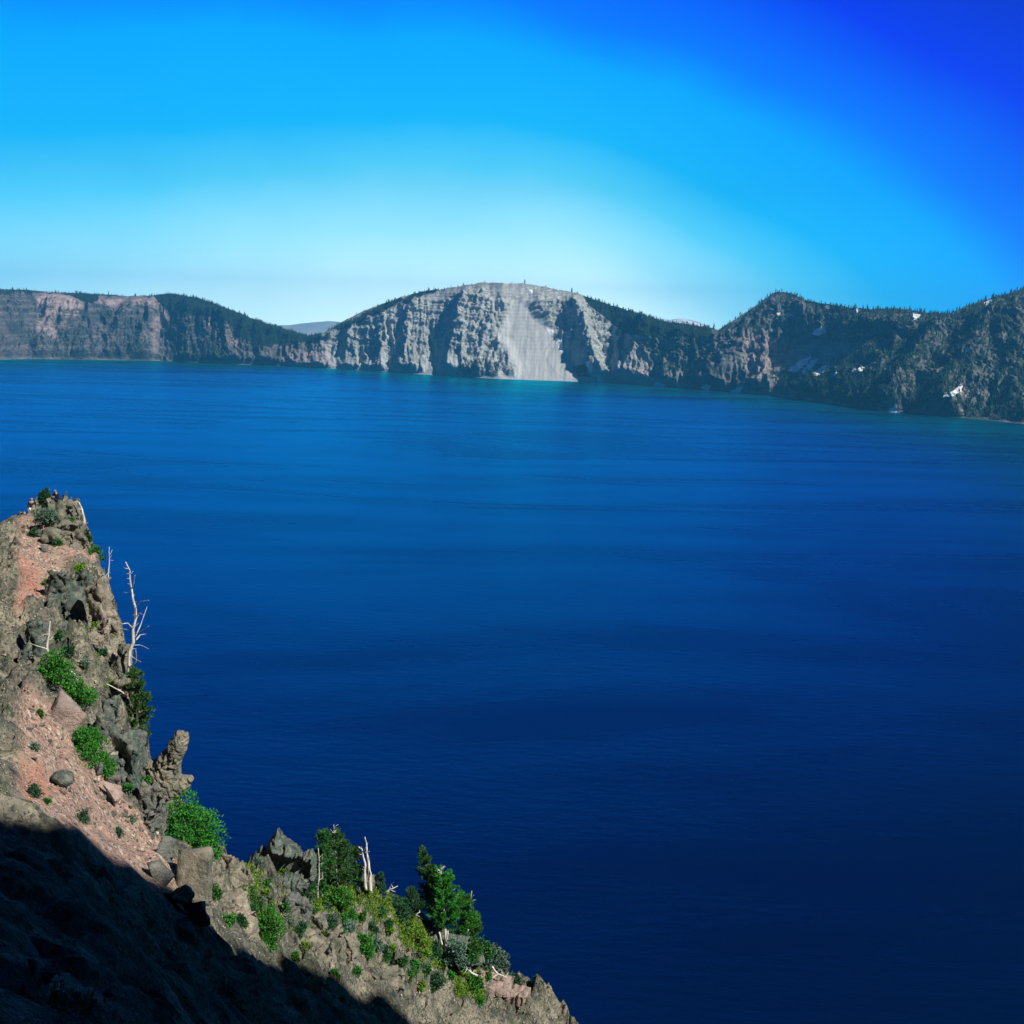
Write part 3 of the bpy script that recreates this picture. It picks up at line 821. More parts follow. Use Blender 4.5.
def block_mesh(size, seed, npts=16, sub=3, rough=0.12, crack=0.1, shape='box', scale=1.0):
    """an angular weathered block: hull of random points, subdivided and broken up by noise; returns V, F"""
    rg = random.Random(seed)
    bm = bmesh.new()
    for _ in range(npts):
        if shape == 'box':
            v = [rg.choice((-1, 1)) * rg.uniform(.55, 1) if rg.random() < .75 else rg.uniform(-1, 1) for _ in range(3)]
        elif shape == 'spire':
            h = rg.uniform(-1, 1); k = (1 - h) * 0.5 * 0.75 + 0.2
            a = rg.uniform(0, 6.28); v = [math.cos(a) * k, math.sin(a) * k, h]
        elif shape == 'wedge':
            h = rg.choice((-1, -.9, -.6, -.2, .3, .7, .92, 1)); k = max(.26, .55 - .34 * h); a = rg.uniform(0, 6.28); v = [math.cos(a) * k + .1 * h, math.sin(a) * k, h]
        else:
            v = Vector([rg.gauss(0, 1) for _ in range(3)]).normalized() * rg.uniform(.85, 1); v = list(v)
        bm.verts.new([v[i] * size[i] * 0.5 for i in range(3)])
    r = bmesh.ops.convex_hull(bm, input=bm.verts)
    bmesh.ops.delete(bm, geom=list({g for g in r['geom_interior'] + r['geom_unused'] if isinstance(g, bmesh.types.BMVert)}), context='VERTS')
    for _ in range(sub):
        bmesh.ops.triangulate(bm, faces=bm.faces[:])
        el = sorted(e.calc_length() for e in bm.edges)
        lim = el[int(len(el) * 0.35)]
        bmesh.ops.subdivide_edges(bm, edges=[e for e in bm.edges if e.calc_length() > lim], cuts=1, use_grid_fill=True)
    bmesh.ops.triangulate(bm, faces=bm.faces[:])
    bm.normal_update()
    V = np.array([v.co[:] for v in bm.verts]); Nn = np.array([v.normal[:] for v in bm.verts])
    Fc = np.array([[v.index for v in f.verts] for f in bm.faces])
    bm.free()
    s = max(min(size), 0.15) * scale; q = V / s + seed * 3.7
    dz = (fbm(q[:, 0] * 1.3, q[:, 1] * 1.3, q[:, 2] * 1.0, 4, seed % 90) * rough
          - smooth(0.72, 0.95, ridged(q[:, 0] * 1.1, q[:, 1] * 1.1, q[:, 2] * 0.6, 2, seed % 50)) * crack) * s
    if crack >= 0.1:
        wq = fbm(q[:, 0], q[:, 1], q[:, 2], 2, 3) * .5
        va, ea = cells(q[:, 0] * 2.2 + wq, q[:, 1] * 2.2, q[:, 2] * 1.3 + wq, seed % 70)
        vb_, eb = cells(q[:, 0] * 5.5 + wq, q[:, 1] * 5.5, q[:, 2] * 3.5, seed % 60)
        dz += ((va - .5) * crack * 1.2 - (1 - smooth(0, .15, ea)) * crack * .5 + (vb_ - .5) * crack * .55) * s
    if shape in ('wedge', 'spire'): dz = dz * np.clip(.62 - .55 * V[:, 2] / (size[2] * .5), .1, 1)
    return V + Nn * dz[:, None], Fc


def rot_np(rx, ry, rz):
    return np.array((Matrix.Rotation(rz, 3, 'Z') @ Matrix.Rotation(ry, 3, 'Y') @ Matrix.Rotation(rx, 3, 'X')))


def rock(name, label, cat, u, v, wpx, hpx, mat, seed, Y=None, depth=0.9, tilt=(0, 0, 0), shape='box', npts=16, sub=3, rough=0.12, crack=0.1, sink=0.18, group=None):
    """one rock whose outline is centred on (u, v); it stands where the slope carries it"""
    c = hit(u, v + hpx * 0.45, Y) if Y is None else at(u, v + hpx * .45, Y)
    k = (c - Vector((0, 0, CAMZ))).dot(fw) / F
    sz = (wpx * k, wpx * k * depth, hpx * k)
    V, Fc = block_mesh(sz, seed, npts, sub, rough, crack, shape)
    V = V @ rot_np(*tilt).T
    zoff = sz[2] * (0.5 - sink) + 0.0
    loc = c + Vector((0, sz[1] * 0.18, zoff))
    o = mesh_np(name, V, Fc, RM[mat], smooth_=False)
    o.location = loc
    tag(o, label, cat, group)
    return o


def outcrop(name, label, blocks, mat, seed, cat='rock outcrop', rough=0.16, crack=0.16, sub=3):
    """one jointed crag grown together out of several blocks given as (u, v, wpx, hpx, Y, tilt)"""
    Vs, Fs, off = [], [], 0
    base = None
    mu = [sum(b[j] for b in blocks) / len(blocks) for j in range(5)]
    wx = max(b[0] for b in blocks) - min(b[0] for b in blocks); hx = max(b[1] for b in blocks) - min(b[1] for b in blocks)
    allb = list(blocks) + [(mu[0], mu[1], max(wx, 10) * .8, max(hx, 10) * .8, mu[4], 0)]
    hits = []
    for (u, v, wp, hp, Y, tl) in allb:
        c = hit(u, v)
        hits.append(at(u, v, Y) if c is None or abs(c.y - Y) > 9 else c)
    ym = sum(c.y for c in hits) / len(hits)
    for i, (u, v, wp, hp, Y, tl) in enumerate(allb):
        sp_ = tl > 90
        if sp_: tl -= 100
        c = hits[i]
        lim_ = 0.75 * max(wx, 12) * Y / F
        c = at(u, v, min(max(c.y, ym - lim_), ym + lim_))
        k = (c - Vector((0, 0, CAMZ))).dot(fw) / F
        sz = (wp * k * 1.12, max(wp, hp * 0.6) * k * (0.9 if i < len(blocks) else 1.3), hp * k * 1.08)
        V, Fc = block_mesh(sz, seed + i * 7, 26 if sp_ else 15, sub + 1, rough, crack, 'wedge' if sp_ else 'box')
        rg = random.Random(seed + i)
        V = V @ rot_np(rg.uniform(-.12, .12), math.radians(tl), rg.uniform(-.5, .5)).T
        V = V + np.array(c)
        if base is None: base = Vector(c)
        Vs.append(V); Fs.append(Fc + off); off += len(V)
    o = mesh_np(name, np.concatenate(Vs), np.concatenate(Fs), RM[mat], smooth_=False, loc=tuple(base))
    tag(o, label, cat)
    return o


def outline_crag(name, label, cat, outline, Y, thick, mat, seed, step=0.75, rough=1.0, hollow=None):
    """a crag followed along its real outline at its own distance, with real thickness and a broken blocky surface"""
    us = [p[0] for p in outline]; vs = [p[1] for p in outline]
    gu = np.arange(min(us) - 2, max(us) + 2, step); gv = np.arange(min(vs) - 2, max(vs) + 2, step)
    U, V = np.meshgrid(gu, gv, indexing='ij')
    jag = fbm(U / 3.2, V / 3.2, seed, 3, seed) * 2.0
    U2, V2 = U + jag, V + fbm(U / 3.2, V / 3.2, seed + 9, 3, seed) * 2.0
    ins = in_poly(U2, V2, outline, .01) > .5
    d, _, _ = seg_dist(U2, V2, list(outline) + [outline[0]])
    k = Y / F
    off = thick * k * np.sqrt(np.clip(d / 9.0, 0, 1))
    w_ = fbm(U / 8, V / 8, 3, 3, seed) * .8
    c1, e1_ = cells(U / 8.5 + w_, V / 12 + w_, seed, 2); c2, e2_ = cells(U / 3.6 + w_, V / 5 + w_, seed, 4)
    edge_ = np.clip(d / 3, 0, 1)
    f_ = off + edge_ * rough * k * ((c1 - .5) * 9 + (c2 - .5) * 4 - 3 * (1 - smooth(0, .16, e1_)))
    if hollow is not None: f_ = f_ - in_poly(U2, V2, hollow, 2.5) * thick * k * 1.1 * edge_
    b_ = off + edge_ * rough * k * (cells(U / 8 + w_, V / 9, seed + 5, 6)[0] - .5) * 8
    D = np.stack([(U - 512) / F, (512 - V) / F, np.ones_like(U)], -1) @ MN
    P0 = CP + D * (Y / D[..., 1])[..., None]
    fwd = np.array([0, 1.0, 0])
    Pf = P0 - fwd * np.maximum(f_, 0)[..., None]; Pb = P0 + fwd * np.maximum(b_, 0)[..., None]
    nx, ny = U.shape
    q = ins[:-1, :-1] & ins[1:, :-1] & ins[1:, 1:] & ins[:-1, 1:]
    cnt = np.zeros(U.shape, int)
    for a, b in ((0, 0), (1, 0), (1, 1), (0, 1)): cnt[a:nx - 1 + a, b:ny - 1 + b] += q
    idf = np.arange(nx * ny).reshape(nx, ny); idb = np.where(cnt == 4, idf + nx * ny, idf)
    rim = (cnt < 4); Pf[rim] = P0[rim]
    i, j = np.where(q)
    ff = np.stack([idf[i, j], idf[i, j + 1], idf[i + 1, j + 1], idf[i + 1, j]], 1)
    fb = np.stack([idb[i, j], idb[i + 1, j], idb[i + 1, j + 1], idb[i, j + 1]], 1)
    fa = np.concatenate([ff, fb]); Va = np.concatenate([Pf.reshape(-1, 3), Pb.reshape(-1, 3)])
    used = np.unique(fa); rem = np.full(len(Va), -1); rem[used] = np.arange(len(used))
    Va = Va[used]; fa = rem[fa]
    o = mesh_np(name, Va, fa, RM[mat], smooth_=False, loc=tuple(Va.mean(0)))
    return tag(o, label, cat)
# ------------------------------------------------------------------ unseen headland, added and shaped to shade the near slope
def headland():
    L = SUN
    pix = [(-60, 790), (20, 802), (60, 815), (100, 842), (150, 872), (200, 905), (235, 935), (300, 958), (350, 980), (395, 1002), (440, 1030)]
    tops = []
    for u, v in pix:
        P = hit(u, v)
        if P is None: continue
        # along the sun's direction until clearly right of and above the camera
        t = 62 + 0.07 * (u + 60)
        tops.append(P + L * t)
    tops = [Vector(t) for t in tops]
    base = tops[0]
    pts = [tops[0] + Vector((-22, -30, 6))] + tops + [tops[-1] + Vector((24, 18, -6))]
    # resample, roughen
    n = 140
    arr = np.array([tuple(p) for p in pts]); sl_ = np.concatenate([[0], np.cumsum(np.linalg.norm(np.diff(arr[:, :2], axis=0), axis=1))])
    ss = np.linspace(0, sl_[-1], n)
    C = np.stack([np.interp(ss, sl_, arr[:, i]) for i in range(3)], -1)
    tng = np.gradient(C[:, :2], axis=0); tng /= np.linalg.norm(tng, axis=1)[:, None] + 1e-9
    nrm = np.stack([tng[:, 1], -tng[:, 0]], -1)            # away from the slope
    C[:, 2] += fbm(ss / 5.0, 0.3, 0, 6, 12, 0.7) * 4.4 - 1.0
    rows = []
    prof = [(-9, -110), (-6, -60), (-3.5, -25), (-1.8, -9), (-0.8, -3), (0, 0), (1.5, -0.8), (5, -2.5), (12, -8), (20, -25), (32, -70), (44, -120)]
    V = np.zeros((n, len(prof), 3))
    for j, (o_, dz) in enumerate(prof):
        V[:, j, :2] = C[:, :2] + nrm * (o_ + fbm(ss / 5, j * .7, 0, 3, 4)[:, None] * min(3, abs(dz) * .3))
        V[:, j, 2] = C[:, 2] + dz
    o = mesh_np('added_headland', V.reshape(-1, 3), grid_faces(n, len(prof)), RM['mixed'], smooth_=False, loc=tuple(C[n // 2]))
    tag(o, 'unseen rocky headland added beside the viewpoint to shade the near slope', None, kind='structure')
headland()
# ------------------------------------------------------------------ plant helpers
def leaf_mat(name, c0, c1, c2, rough=0.75):
    m = N(name)
    p = m.pos()
    oi = m.n('ShaderNodeObjectInfo').outputs
    n1 = m.noise(p, 1.6, 3, 0.6); n2 = m.noise(p, 9.0, 2, 0.6)
    c = m.mix(m.ramp(n1, [(.35, 0.0), (.65, 1.0)]), c0, c1)
    c = m.mix(m.ramp(n2, [(.5, 0.0), (.7, 1.0)]), c, c2)
    hs = m.n('ShaderNodeHueSaturation', i_Color=c, i_Hue=m.math('ADD', 0.485, m.math('MULTIPLY', oi['Random'], 0.03)), i_Value=m.math('ADD', 0.8, m.math('MULTIPLY', oi['Random'], 0.4)))
    return m.bsdf(hs.outputs[0], rough, 0.25)


LM = {
    'shrub': leaf_mat('shrub_leaf', (0.018, 0.10, 0.012), (0.035, 0.18, 0.018), (0.08, 0.25, 0.03)),
    'needle': leaf_mat('needle_leaf', (0.012, 0.07, 0.018), (0.03, 0.13, 0.022), (0.075, 0.21, 0.035)),
    'dark': leaf_mat('dark_leaf', (0.010, 0.05, 0.025), (0.02, 0.085, 0.035), (0.05, 0.13, 0.05)),
    'sage': leaf_mat('sage_leaf', (0.05, 0.11, 0.08), (0.09, 0.17, 0.12), (0.16, 0.24, 0.16)),
    'lime': leaf_mat('lime_leaf', (0.06, 0.15, 0.012), (0.12, 0.23, 0.02), (0.20, 0.30, 0.04)),
}
mm = N('bark'); pp = mm.obj()
BARK = mm.bsdf(mm.mix(mm.noise(mm.mapv(pp, scale=(6, 6, 1.2)), 2.0, 4, .7), (0.10, 0.085, 0.07), (0.30, 0.27, 0.23)), 0.9, 0.1)
mm = N('dead_wood'); pp = mm.obj()
DEAD = mm.bsdf(mm.mix(mm.ramp(mm.noise(mm.mapv(pp, scale=(7, 7, 1.0)), 2.0, 4, .7), [(.4, 0.0), (.6, 1.0)]), (0.34, 0.33, 0.30), (0.72, 0.69, 0.63)), 0.85, 0.15)


def tube(pts, rad, k=6):
    pts = np.asarray(pts, float); n = len(pts)
    rad = np.asarray(rad, float)
    t = np.gradient(pts, axis=0); t /= np.linalg.norm(t, axis=1)[:, None] + 1e-9
    ref = np.array([0.31, 0.95, 0.05])
    a = np.cross(t, ref); a /= np.linalg.norm(a, axis=1)[:, None] + 1e-9
    b = np.cross(t, a)
    an = np.arange(k) * 2 * np.pi / k
    V = pts[:, None, :] + rad[:, None, None] * (np.cos(an)[None, :, None] * a[:, None, :] + np.sin(an)[None, :, None] * b[:, None, :])
    F_ = []
    for i in range(n - 1):
        for j in range(k):
            j2 = (j + 1) % k
            F_.append((i * k + j, i * k + j2, (i + 1) * k + j2, (i + 1) * k + j))
    F_ = [f for f in F_]
    return V.reshape(-1, 3), F_, [tuple(range(k))[::-1], tuple(range((n - 1) * k, n * k))]


class Geo:
    def __init__(s): s.V, s.fl, s.sz, s.n = [], [], [], 0
    def add(s, V, F_):
        s.V.append(np.asarray(V, float))
        for f in F_:
            s.fl.extend(int(i) + s.n for i in f); s.sz.append(len(f))
        s.n += len(V)
    def tube(s, pts, rad, k=6):
        V, A, B = tube(pts, rad, k); s.add(V, A + B)
    def quads(s, V):                                        # V: (n, 4, 3)
        V = np.asarray(V, float); n = len(V)
        s.V.append(V.reshape(-1, 3)); s.fl.extend((np.arange(n * 4) + s.n).tolist()); s.sz.extend([4] * n); s.n += n * 4
    def obj(s, name, mat, parent=None, loc=None, sm=False):
        o = mesh_np(name, np.concatenate(s.V) - (np.asarray(loc) if loc is not None else 0), (s.fl, s.sz), mat, smooth_=sm)
        if parent is not None: o.parent = parent
        elif loc is not None: o.location = loc
        return o


def leaves(C, L, Wd, rg, dirs=None, spread=1.0):
    """diamond leaves with base points C pointing along dirs (or anywhere)"""
    n = len(C)
    d = rg.normal(0, 1, (n, 3))
    if dirs is not None: d = dirs + d * spread
    d /= np.linalg.norm(d, axis=1)[:, None] + 1e-9
    s_ = np.cross(d, rg.normal(0, 1, (n, 3))); s_ /= np.linalg.norm(s_, axis=1)[:, None] + 1e-9
    l = (L * rg.uniform(.6, 1.3, n))[:, None]; w_ = (Wd * rg.uniform(.6, 1.3, n))[:, None]
    return np.stack([C, C + d * l * .45 + s_ * w_ * .5, C + d * l, C + d * l * .45 - s_ * w_ * .5], 1)


def empty(name, loc, label, cat, group=None):
    o = bpy.data.objects.new(name, None); COL.objects.link(o)
    o.location = loc; o.empty_display_size = 0.3
    tag(o, label, cat, group)
    return o


def depth_k(P):
    return (Vector(P) - Vector((0, 0, CAMZ))).dot(fw) / F


def shrub(label, u, vb, wpx, hpx, seed, tone='shrub', n=None, name='shrub', cat='shrub', Y=None, lean=0.0, group=None, dense=1.0):
    rg = np.random.default_rng(seed)
    b = hit(u, vb, Y) if Y is None else at(u, vb, Y)
    k = depth_k(b)
    w_, h_ = wpx * k, hpx * k
    root = empty(name, b, label, cat, group)
    n = n or int(min(9000, max(500, 3.2 * wpx * hpx)) * dense)
    nc = int(10 + min(30, wpx * hpx / 90))
    cc = []
    while len(cc) < nc:
        p = rg.uniform(-1, 1, 3); p[2] = rg.uniform(0, 1)
        rr_ = math.hypot(p[0], p[1])
        if rr_ * rr_ + (p[2] * 0.95) ** 2 < 1: cc.append(p)
    cc = np.array(cc) * np.array([w_ / 2 * .82, w_ / 2 * .7, h_ * .82]); cc[:, 2] += h_ * .04
    cc[:, 0] += lean * cc[:, 2]
    r_ = rg.uniform(.13, .27, nc) * min(w_, h_ * 1.3)
    idx = rg.integers(0, nc, n)
    d = rg.normal(0, 1, (n, 3)); d /= np.linalg.norm(d, axis=1)[:, None]
    rad = r_[idx] * rg.uniform(.35, 1.0, n) ** 0.6
    C = cc[idx] + d * rad[:, None]
    C[:, 2] = np.maximum(C[:, 2], -0.1 - 0.25 * np.abs(C[:, 0]))
    ls = max(1.5 * k, 0.035)
    up_ = d * .7 + np.array([0, 0, .6])
    g = Geo(); g.quads(leaves(C, ls * 1.9, ls * .85, rg, up_, .6))
    g.obj('foliage', LM[tone], root)
    st = Geo()
    for i in range(0, nc):
        p1 = cc[i] * (1.0 if i % 3 else rg.uniform(1.05, 1.35)); mid = p1 * .5 + rg.normal(0, .04, 3) * w_
        st.tube([np.array([0, 0, -.15]) + rg.normal(0, .03, 3), mid, p1], [.02 * h_ + .01, .012 * h_ + .006, .004], 4)
    st.obj('stem', BARK, root)
    return root


def conifer(label, ub, vb, ut, vt, wpx, seed, tone='needle', shape=0.6, bare=0.1, dead_top=0.0, name='pine_tree', Y=None, dens=1.0, side=0.0, group=None):
    """upswept mountain pine: tapered trunk, limbs, needle tufts gathered towards the limb ends"""
    rg = np.random.default_rng(seed)
    b = hit(ub, vb, Y) if Y is None else at(ub, vb, Y)
    k = depth_k(b)
    top = at(ut, vt, b.y)
    H = top - b; Hh = H.length
    root = empty(name, b, label, 'tree', group)
    ts = np.linspace(0, 1, 14)
    wob = np.stack([fbm(ts * 2.5, seed * .37, 0, 2, seed), fbm(ts * 2.5, 9.1, seed * .2, 2, seed + 3), 0 * ts], -1) * (ts * (1 - ts))[:, None] * Hh * 0.12
    tr = np.array(H)[None] * ts[:, None] + wob
    g = Geo()
    r0 = max(0.02 * Hh, 1.1 * k)
    tr2 = tr.copy(); tr2[0, 2] -= 0.4
    g.tube(tr2, r0 * (1 - ts * .86), 7)
    nb = int(56 * dens)
    LV, LD, sp_ = [], [], []
    for i in range(nb):
        h = bare + (1 - bare - dead_top) * (i + rg.random()) / nb
        p0 = np.array([np.interp(h, ts, tr[:, j]) for j in range(3)])
        hn = (h - bare) / (1 - bare)
        prof = (1 - hn) ** shape * (0.55 + 0.45 * min(1, hn * 5)) + .08
        L = wpx * k * .5 * prof * rg.uniform(.55, 1.15)
        a = rg.uniform(0, 2 * np.pi)
        d = np.array([math.cos(a) + side, math.sin(a), rg.uniform(.1, .55)]); d /= np.linalg.norm(d)
        mid = p0 + d * L * .55; end = p0 + d * L + np.array([0, 0, L * .22])
        g.tube([p0, mid, end], [r0 * .28 * (1 - h * .7), r0 * .16 * (1 - h * .7), .006], 4)
        nt = max(3, int(4 + L / (3.0 * k)))
        for t in np.linspace(.35, 1.05, nt):
            c = (p0 * (1 - t) + end * t) if t > .55 else p0 + (mid - p0) * t / .55
            c = c + rg.normal(0, .05 * L + .25 * k, 3)
            m_ = int(17 * dens)
            LV.append(np.repeat(c[None], m_, 0)); LD.append(np.repeat((d * .6 + np.array([0, 0, .5]))[None], m_, 0))
    if dead_top > 0:
        for i in range(9):
            h = 1 - dead_top * rg.uniform(.1, 1.0)
            p0 = np.array([np.interp(h, ts, tr[:, j]) for j in range(3)])
            a = rg.uniform(0, 6.28); L = rg.uniform(2, 5) * k
            g.tube([p0, p0 + np.array([math.cos(a), math.sin(a), .8]) * L], [.45 * k, .12 * k], 4)
    g.obj('trunk', BARK if dead_top == 0 else DEAD, root)
    C = np.concatenate(LV) + rg.normal(0, .35 * k, (sum(map(len, LV)), 3)); D = np.concatenate(LD)
    q = Geo(); q.quads(leaves(C, 3.1 * k, .62 * k, rg, D, .6))
    q.obj('crown', LM[tone], root)
    return root


def px_line(pts, Y, jit=0.0, rg=None):
    out = []
    for i, (u, v) in enumerate(pts):
        out.append(tuple(at(u, v, Y + (rg.normal(0, jit) if rg is not None else 0))))
    return np.array(out)


def densify(P, r, n=5, wob=0.0, seed=1):
    s_ = np.arange(len(P)); tt_ = np.linspace(0, len(P) - 1, (len(P) - 1) * n + 1)
    Q = np.stack([np.interp(tt_, s_, P[:, j]) for j in range(3)], -1)
    R_ = np.interp(tt_, s_, r)
    Q += np.stack([perlin(tt_ * .9, seed + j * 3.1, 0.5, seed) for j in range(3)], -1) * wob
    return Q, R_


def snag(label, trunk, Y, rpx, branches=(), twigs=0, seed=1, name='dead_tree', jit=0.5, cat='dead tree', group=None):
    """bleached dead tree: trunk line and branch lines followed from foot (last) to tip (first)"""
    rg = np.random.default_rng(seed)
    base = at(*trunk[-1], Y); k = depth_k(base)
    root = empty(name, base, label, cat, group)
    ob = np.array(base)
    P = px_line(trunk, Y); r = np.linspace(rpx[0] * k, rpx[1] * k, len(P))
    Q, R_ = densify(P, r, 5, 1.1 * k, seed)
    g = Geo(); g.tube(Q - ob, R_, 7)
    for _ in range(twigs):
        i = rg.integers(0, int(len(Q) * .85))
        a = rg.uniform(0, 6.28); L = rg.uniform(2, 6) * k
        d = np.array([math.cos(a), math.sin(a), rg.uniform(-.2, .6)])
        g.tube([Q[i] - ob, Q[i] - ob + d * L * .6, Q[i] - ob + d * L + np.array([0, 0, rg.uniform(-.2, .5) * L])], [.32 * k, .2 * k, .1 * k], 4)
    g.obj('trunk', DEAD, root)
    for j, (bl, r0) in enumerate(branches):
        B = np.array([tuple(at(u, v, Y + (i * jit * (1 if j % 2 else -1) * .6))) for i, (u, v) in enumerate(bl)])
        Q2, R2 = densify(B, np.linspace(r0 * k, .16 * k, len(B)), 4, .8 * k, seed + j + 5)
        h = Geo(); h.tube(Q2 - ob, R2, 5)
        h.obj('branch', DEAD, root)
    return root
# ------------------------------------------------------------------ crags and boulders
outcrop('rock_outcrop', 'grey-green crag topped by a dark shrub, highest on the slope',
        [(50, 518, 22, 38, 84, 6), (64, 520, 24, 42, 83, -6), (78, 530, 18, 36, 81, -12), (60, 540, 30, 24, 81, 10), (72, 556, 20, 26, 78, -25), (87, 548, 9, 26, 78, -15)], 'mixed', 101)
outcrop('rock_outcrop', 'dark teal crag with a black cleft on its left beside the pink scree',
        [(60, 592, 26, 44, 62, 8), (72, 618, 30, 60, 60, -4), (58, 640, 26, 50, 57, 4), (82, 586, 26, 36, 66, -10), (52, 612, 10, 40, 57, 12)], 'teal', 120)
outcrop('rock_outcrop', 'pale tan crag with a warm pink face under the thin upright snag',
        [(101, 600, 20, 44, 68, -8), (104, 622, 20, 30, 64, -3), (96, 650, 26, 46, 60, -5), (112, 668, 24, 50, 57, -8), (88, 676, 24, 36, 55, 5)], 'tan', 140)
outcrop('rock_outcrop', 'tan ledge at the foot of the tall twisted snag',
        [(122, 672, 20, 56, 56, -4), (128, 700, 22, 50, 54, 0), (112, 706, 20, 44, 54, 6)], 'mixed', 160)
outcrop('rock_outcrop', 'dark grey cliff rib dropping from the tall snag to the shaded cleft',
        [(108, 722, 24, 50, 49, 5), (132, 752, 22, 44, 49.5, -4), (120, 778, 24, 52, 46, -6), (133, 800, 20, 50, 45, -8), (142, 826, 18, 40, 44, -6)], 'teal', 180)
outcrop('rock_outcrop', 'jagged grey cliff with black cracks between the small shrub and the big green bush',
        [(152, 806, 16, 50, 45, 10), (146, 830, 14, 40, 43.5, -8), (158, 822, 10, 54, 46, 4), (138, 838, 14, 30, 42, 0)], 'grey', 200, rough=.22, crack=.3)
outline_crag('rock_pinnacle', 'slender leaning pinnacle with a stubby horn, standing out against the lake', 'rock pinnacle',
             [(178, 729.5), (182.6, 732), (187.7, 732), (189.6, 739), (187.7, 748), (183.2, 758), (180.7, 767), (181.3, 774.6), (190.2, 775), (194, 779), (190.2, 787), (186.4, 793), (170, 806), (158, 800), (150, 785),
              (143, 764), (146, 758), (154.7, 763), (157, 757), (161, 751), (166, 749), (167.4, 743), (172.5, 736.5)], 49.8, 13, 'mixed', 21, rough=.5)
outcrop('rock_outcrop', 'pale broken rocks between the cliff rib and the leaning pinnacle',
        [(154, 770, 14, 22, 49, -20), (163, 776, 12, 16, 49.5, 0), (150, 786, 14, 22, 48, 0)], 'tan', 260)
outline_crag('rock_spire', 'dark pointed spire with a lit tip left of the pine clump', 'rock spire',
             [(278.1, 827), (283.1, 838.3), (288, 841.6), (296.4, 846.6), (303, 853), (311.3, 850.7), (317, 858), (317, 876), (306, 892), (280, 892), (250, 886), (238, 876), (243, 868), (250, 856.5), (258, 850), (261.5, 845), (265, 850), (270, 838), (274.8, 834)],
             59.5, 20, 'teal', 33, hollow=[(264, 850), (275, 846), (290, 852), (312, 860), (310, 872), (255, 872), (256, 862)], rough=1.1)
outcrop('rock_outcrop', 'grey-green crumbling crag right of the big green bush',
        [(226, 866, 16, 26, 49, 6), (236, 880, 20, 30, 48, -6), (222, 890, 18, 30, 46, 0), (245, 876, 12, 22, 51, -10)], 'mixed', 300)
outcrop('rock_outcrop', 'pale rubbly crag above the shadow left of the round green bush',
        [(238, 910, 24, 34, 47, 5), (246, 928, 18, 40, 46, -4), (228, 906, 16, 30, 46, 0)], 'tan', 320)
outcrop('rock_outcrop', 'knobbly tan buttress with a dark hollow in the middle of the lower slope',
        [(322, 930, 20, 44, 58, 6), (312, 950, 20, 40, 55, 2), (336, 948, 22, 44, 57, -6), (324, 966, 24, 30, 53, 0), (350, 944, 14, 34, 60, -8)], 'mixed', 340)
outcrop('rock_outcrop', 'bleached grey rocks stacked above the knobbly buttress',
        [(296, 906, 22, 26, 58, 10), (304, 920, 14, 30, 57, 0), (288, 926, 18, 30, 54, 0)], 'grey', 360)
outcrop('rock_outcrop', 'dark mossy rocks at the shadow edge below the knobbly buttress',
        [(378, 968, 26, 24, 62, 0), (392, 980, 20, 20, 62, 8), (400, 990, 18, 14, 62, 0)], 'mixed', 380)
outcrop('rock_outcrop', 'pale rounded rocks low on the right end of the slope under the dead branches',
        [(498, 986, 22, 16, 78, 0), (478, 978, 16, 20, 77, 0), (516, 994, 26, 12, 79, 0)], 'pink', 400)
outcrop('rock_outcrop', 'shadowed dark crag at the left edge above the shrub with white branches',
        [(36, 640, 18, 40, 52, 0), (30, 668, 20, 40, 50, 0)], 'teal', 420)

outline_crag('rock_outcrop', 'added rock shelf, dark in place of shade, carrying the tall pines of the lower group', 'rock outcrop',
             [(386, 892), (398, 898), (412, 908), (426, 918), (440, 926), (455, 933), (470, 937), (480, 947), (486, 962), (470, 970), (445, 962), (425, 945), (405, 925), (390, 908)], 78.5, 16, 'teal', 44, rough=.8)  # added crag; its dark colour stands in for the shadow mass under the pines
B = 'boulder'
rock('boulder', 'big flat-faced grey and pink block between two green shrubs', B, 67, 711, 46, 38, 'pink', 501, tilt=(0.3, 0.45, 0.2), npts=11, rough=.05, crack=.03)
rock('boulder', 'smooth oval dark grey boulder sitting on the pink scree', B, 62, 777, 25, 21, 'teal', 502, tilt=(0.2, 0.35, 0), shape='round', npts=26, rough=.05, crack=.02)
rock('boulder', 'dark wedge of rock just right of the flat-faced block', B, 90, 722, 24, 34, 'teal', 503, tilt=(0, -.3, .4), npts=10)
rock('boulder', 'blue-grey boulder below the lower green shrub', B, 109, 775, 24, 24, 'grey', 504, tilt=(.2, .3, .1), npts=12)
rock('boulder', 'flat pink slab below the blue-grey boulder', B, 107, 793, 26, 18, 'pink', 505, tilt=(.5, .35, .1), npts=10)
rock('boulder', 'blue kite-shaped boulder pointing down the slope', B, 163, 868, 28, 40, 'grey', 506, tilt=(.3, -.25, .3), npts=9, rough=.05, crack=.02, depth=.6)
rock('boulder', 'grey-topped boulder standing above the kite-shaped one', B, 165, 848, 18, 26, 'grey', 507, tilt=(0, .2, .2), npts=11)
rock('boulder', 'largest tan boulder with a rounded grey top', B, 194, 870, 38, 62, 'mixed', 508, tilt=(0, .06, .2), npts=14, rough=.07, crack=.05, depth=.7)
rock('boulder', 'tall narrow grey slab on the right flank of the largest boulder', B, 208, 885, 12, 72, 'grey', 509, tilt=(0, .03, .1), npts=12, depth=1.2, rough=.05)
rock('boulder', 'smooth pale tongue of rock reaching into the shadow', B, 197, 908, 22, 36, 'grey', 510, tilt=(.2, -.35, .2), npts=12, rough=.05)
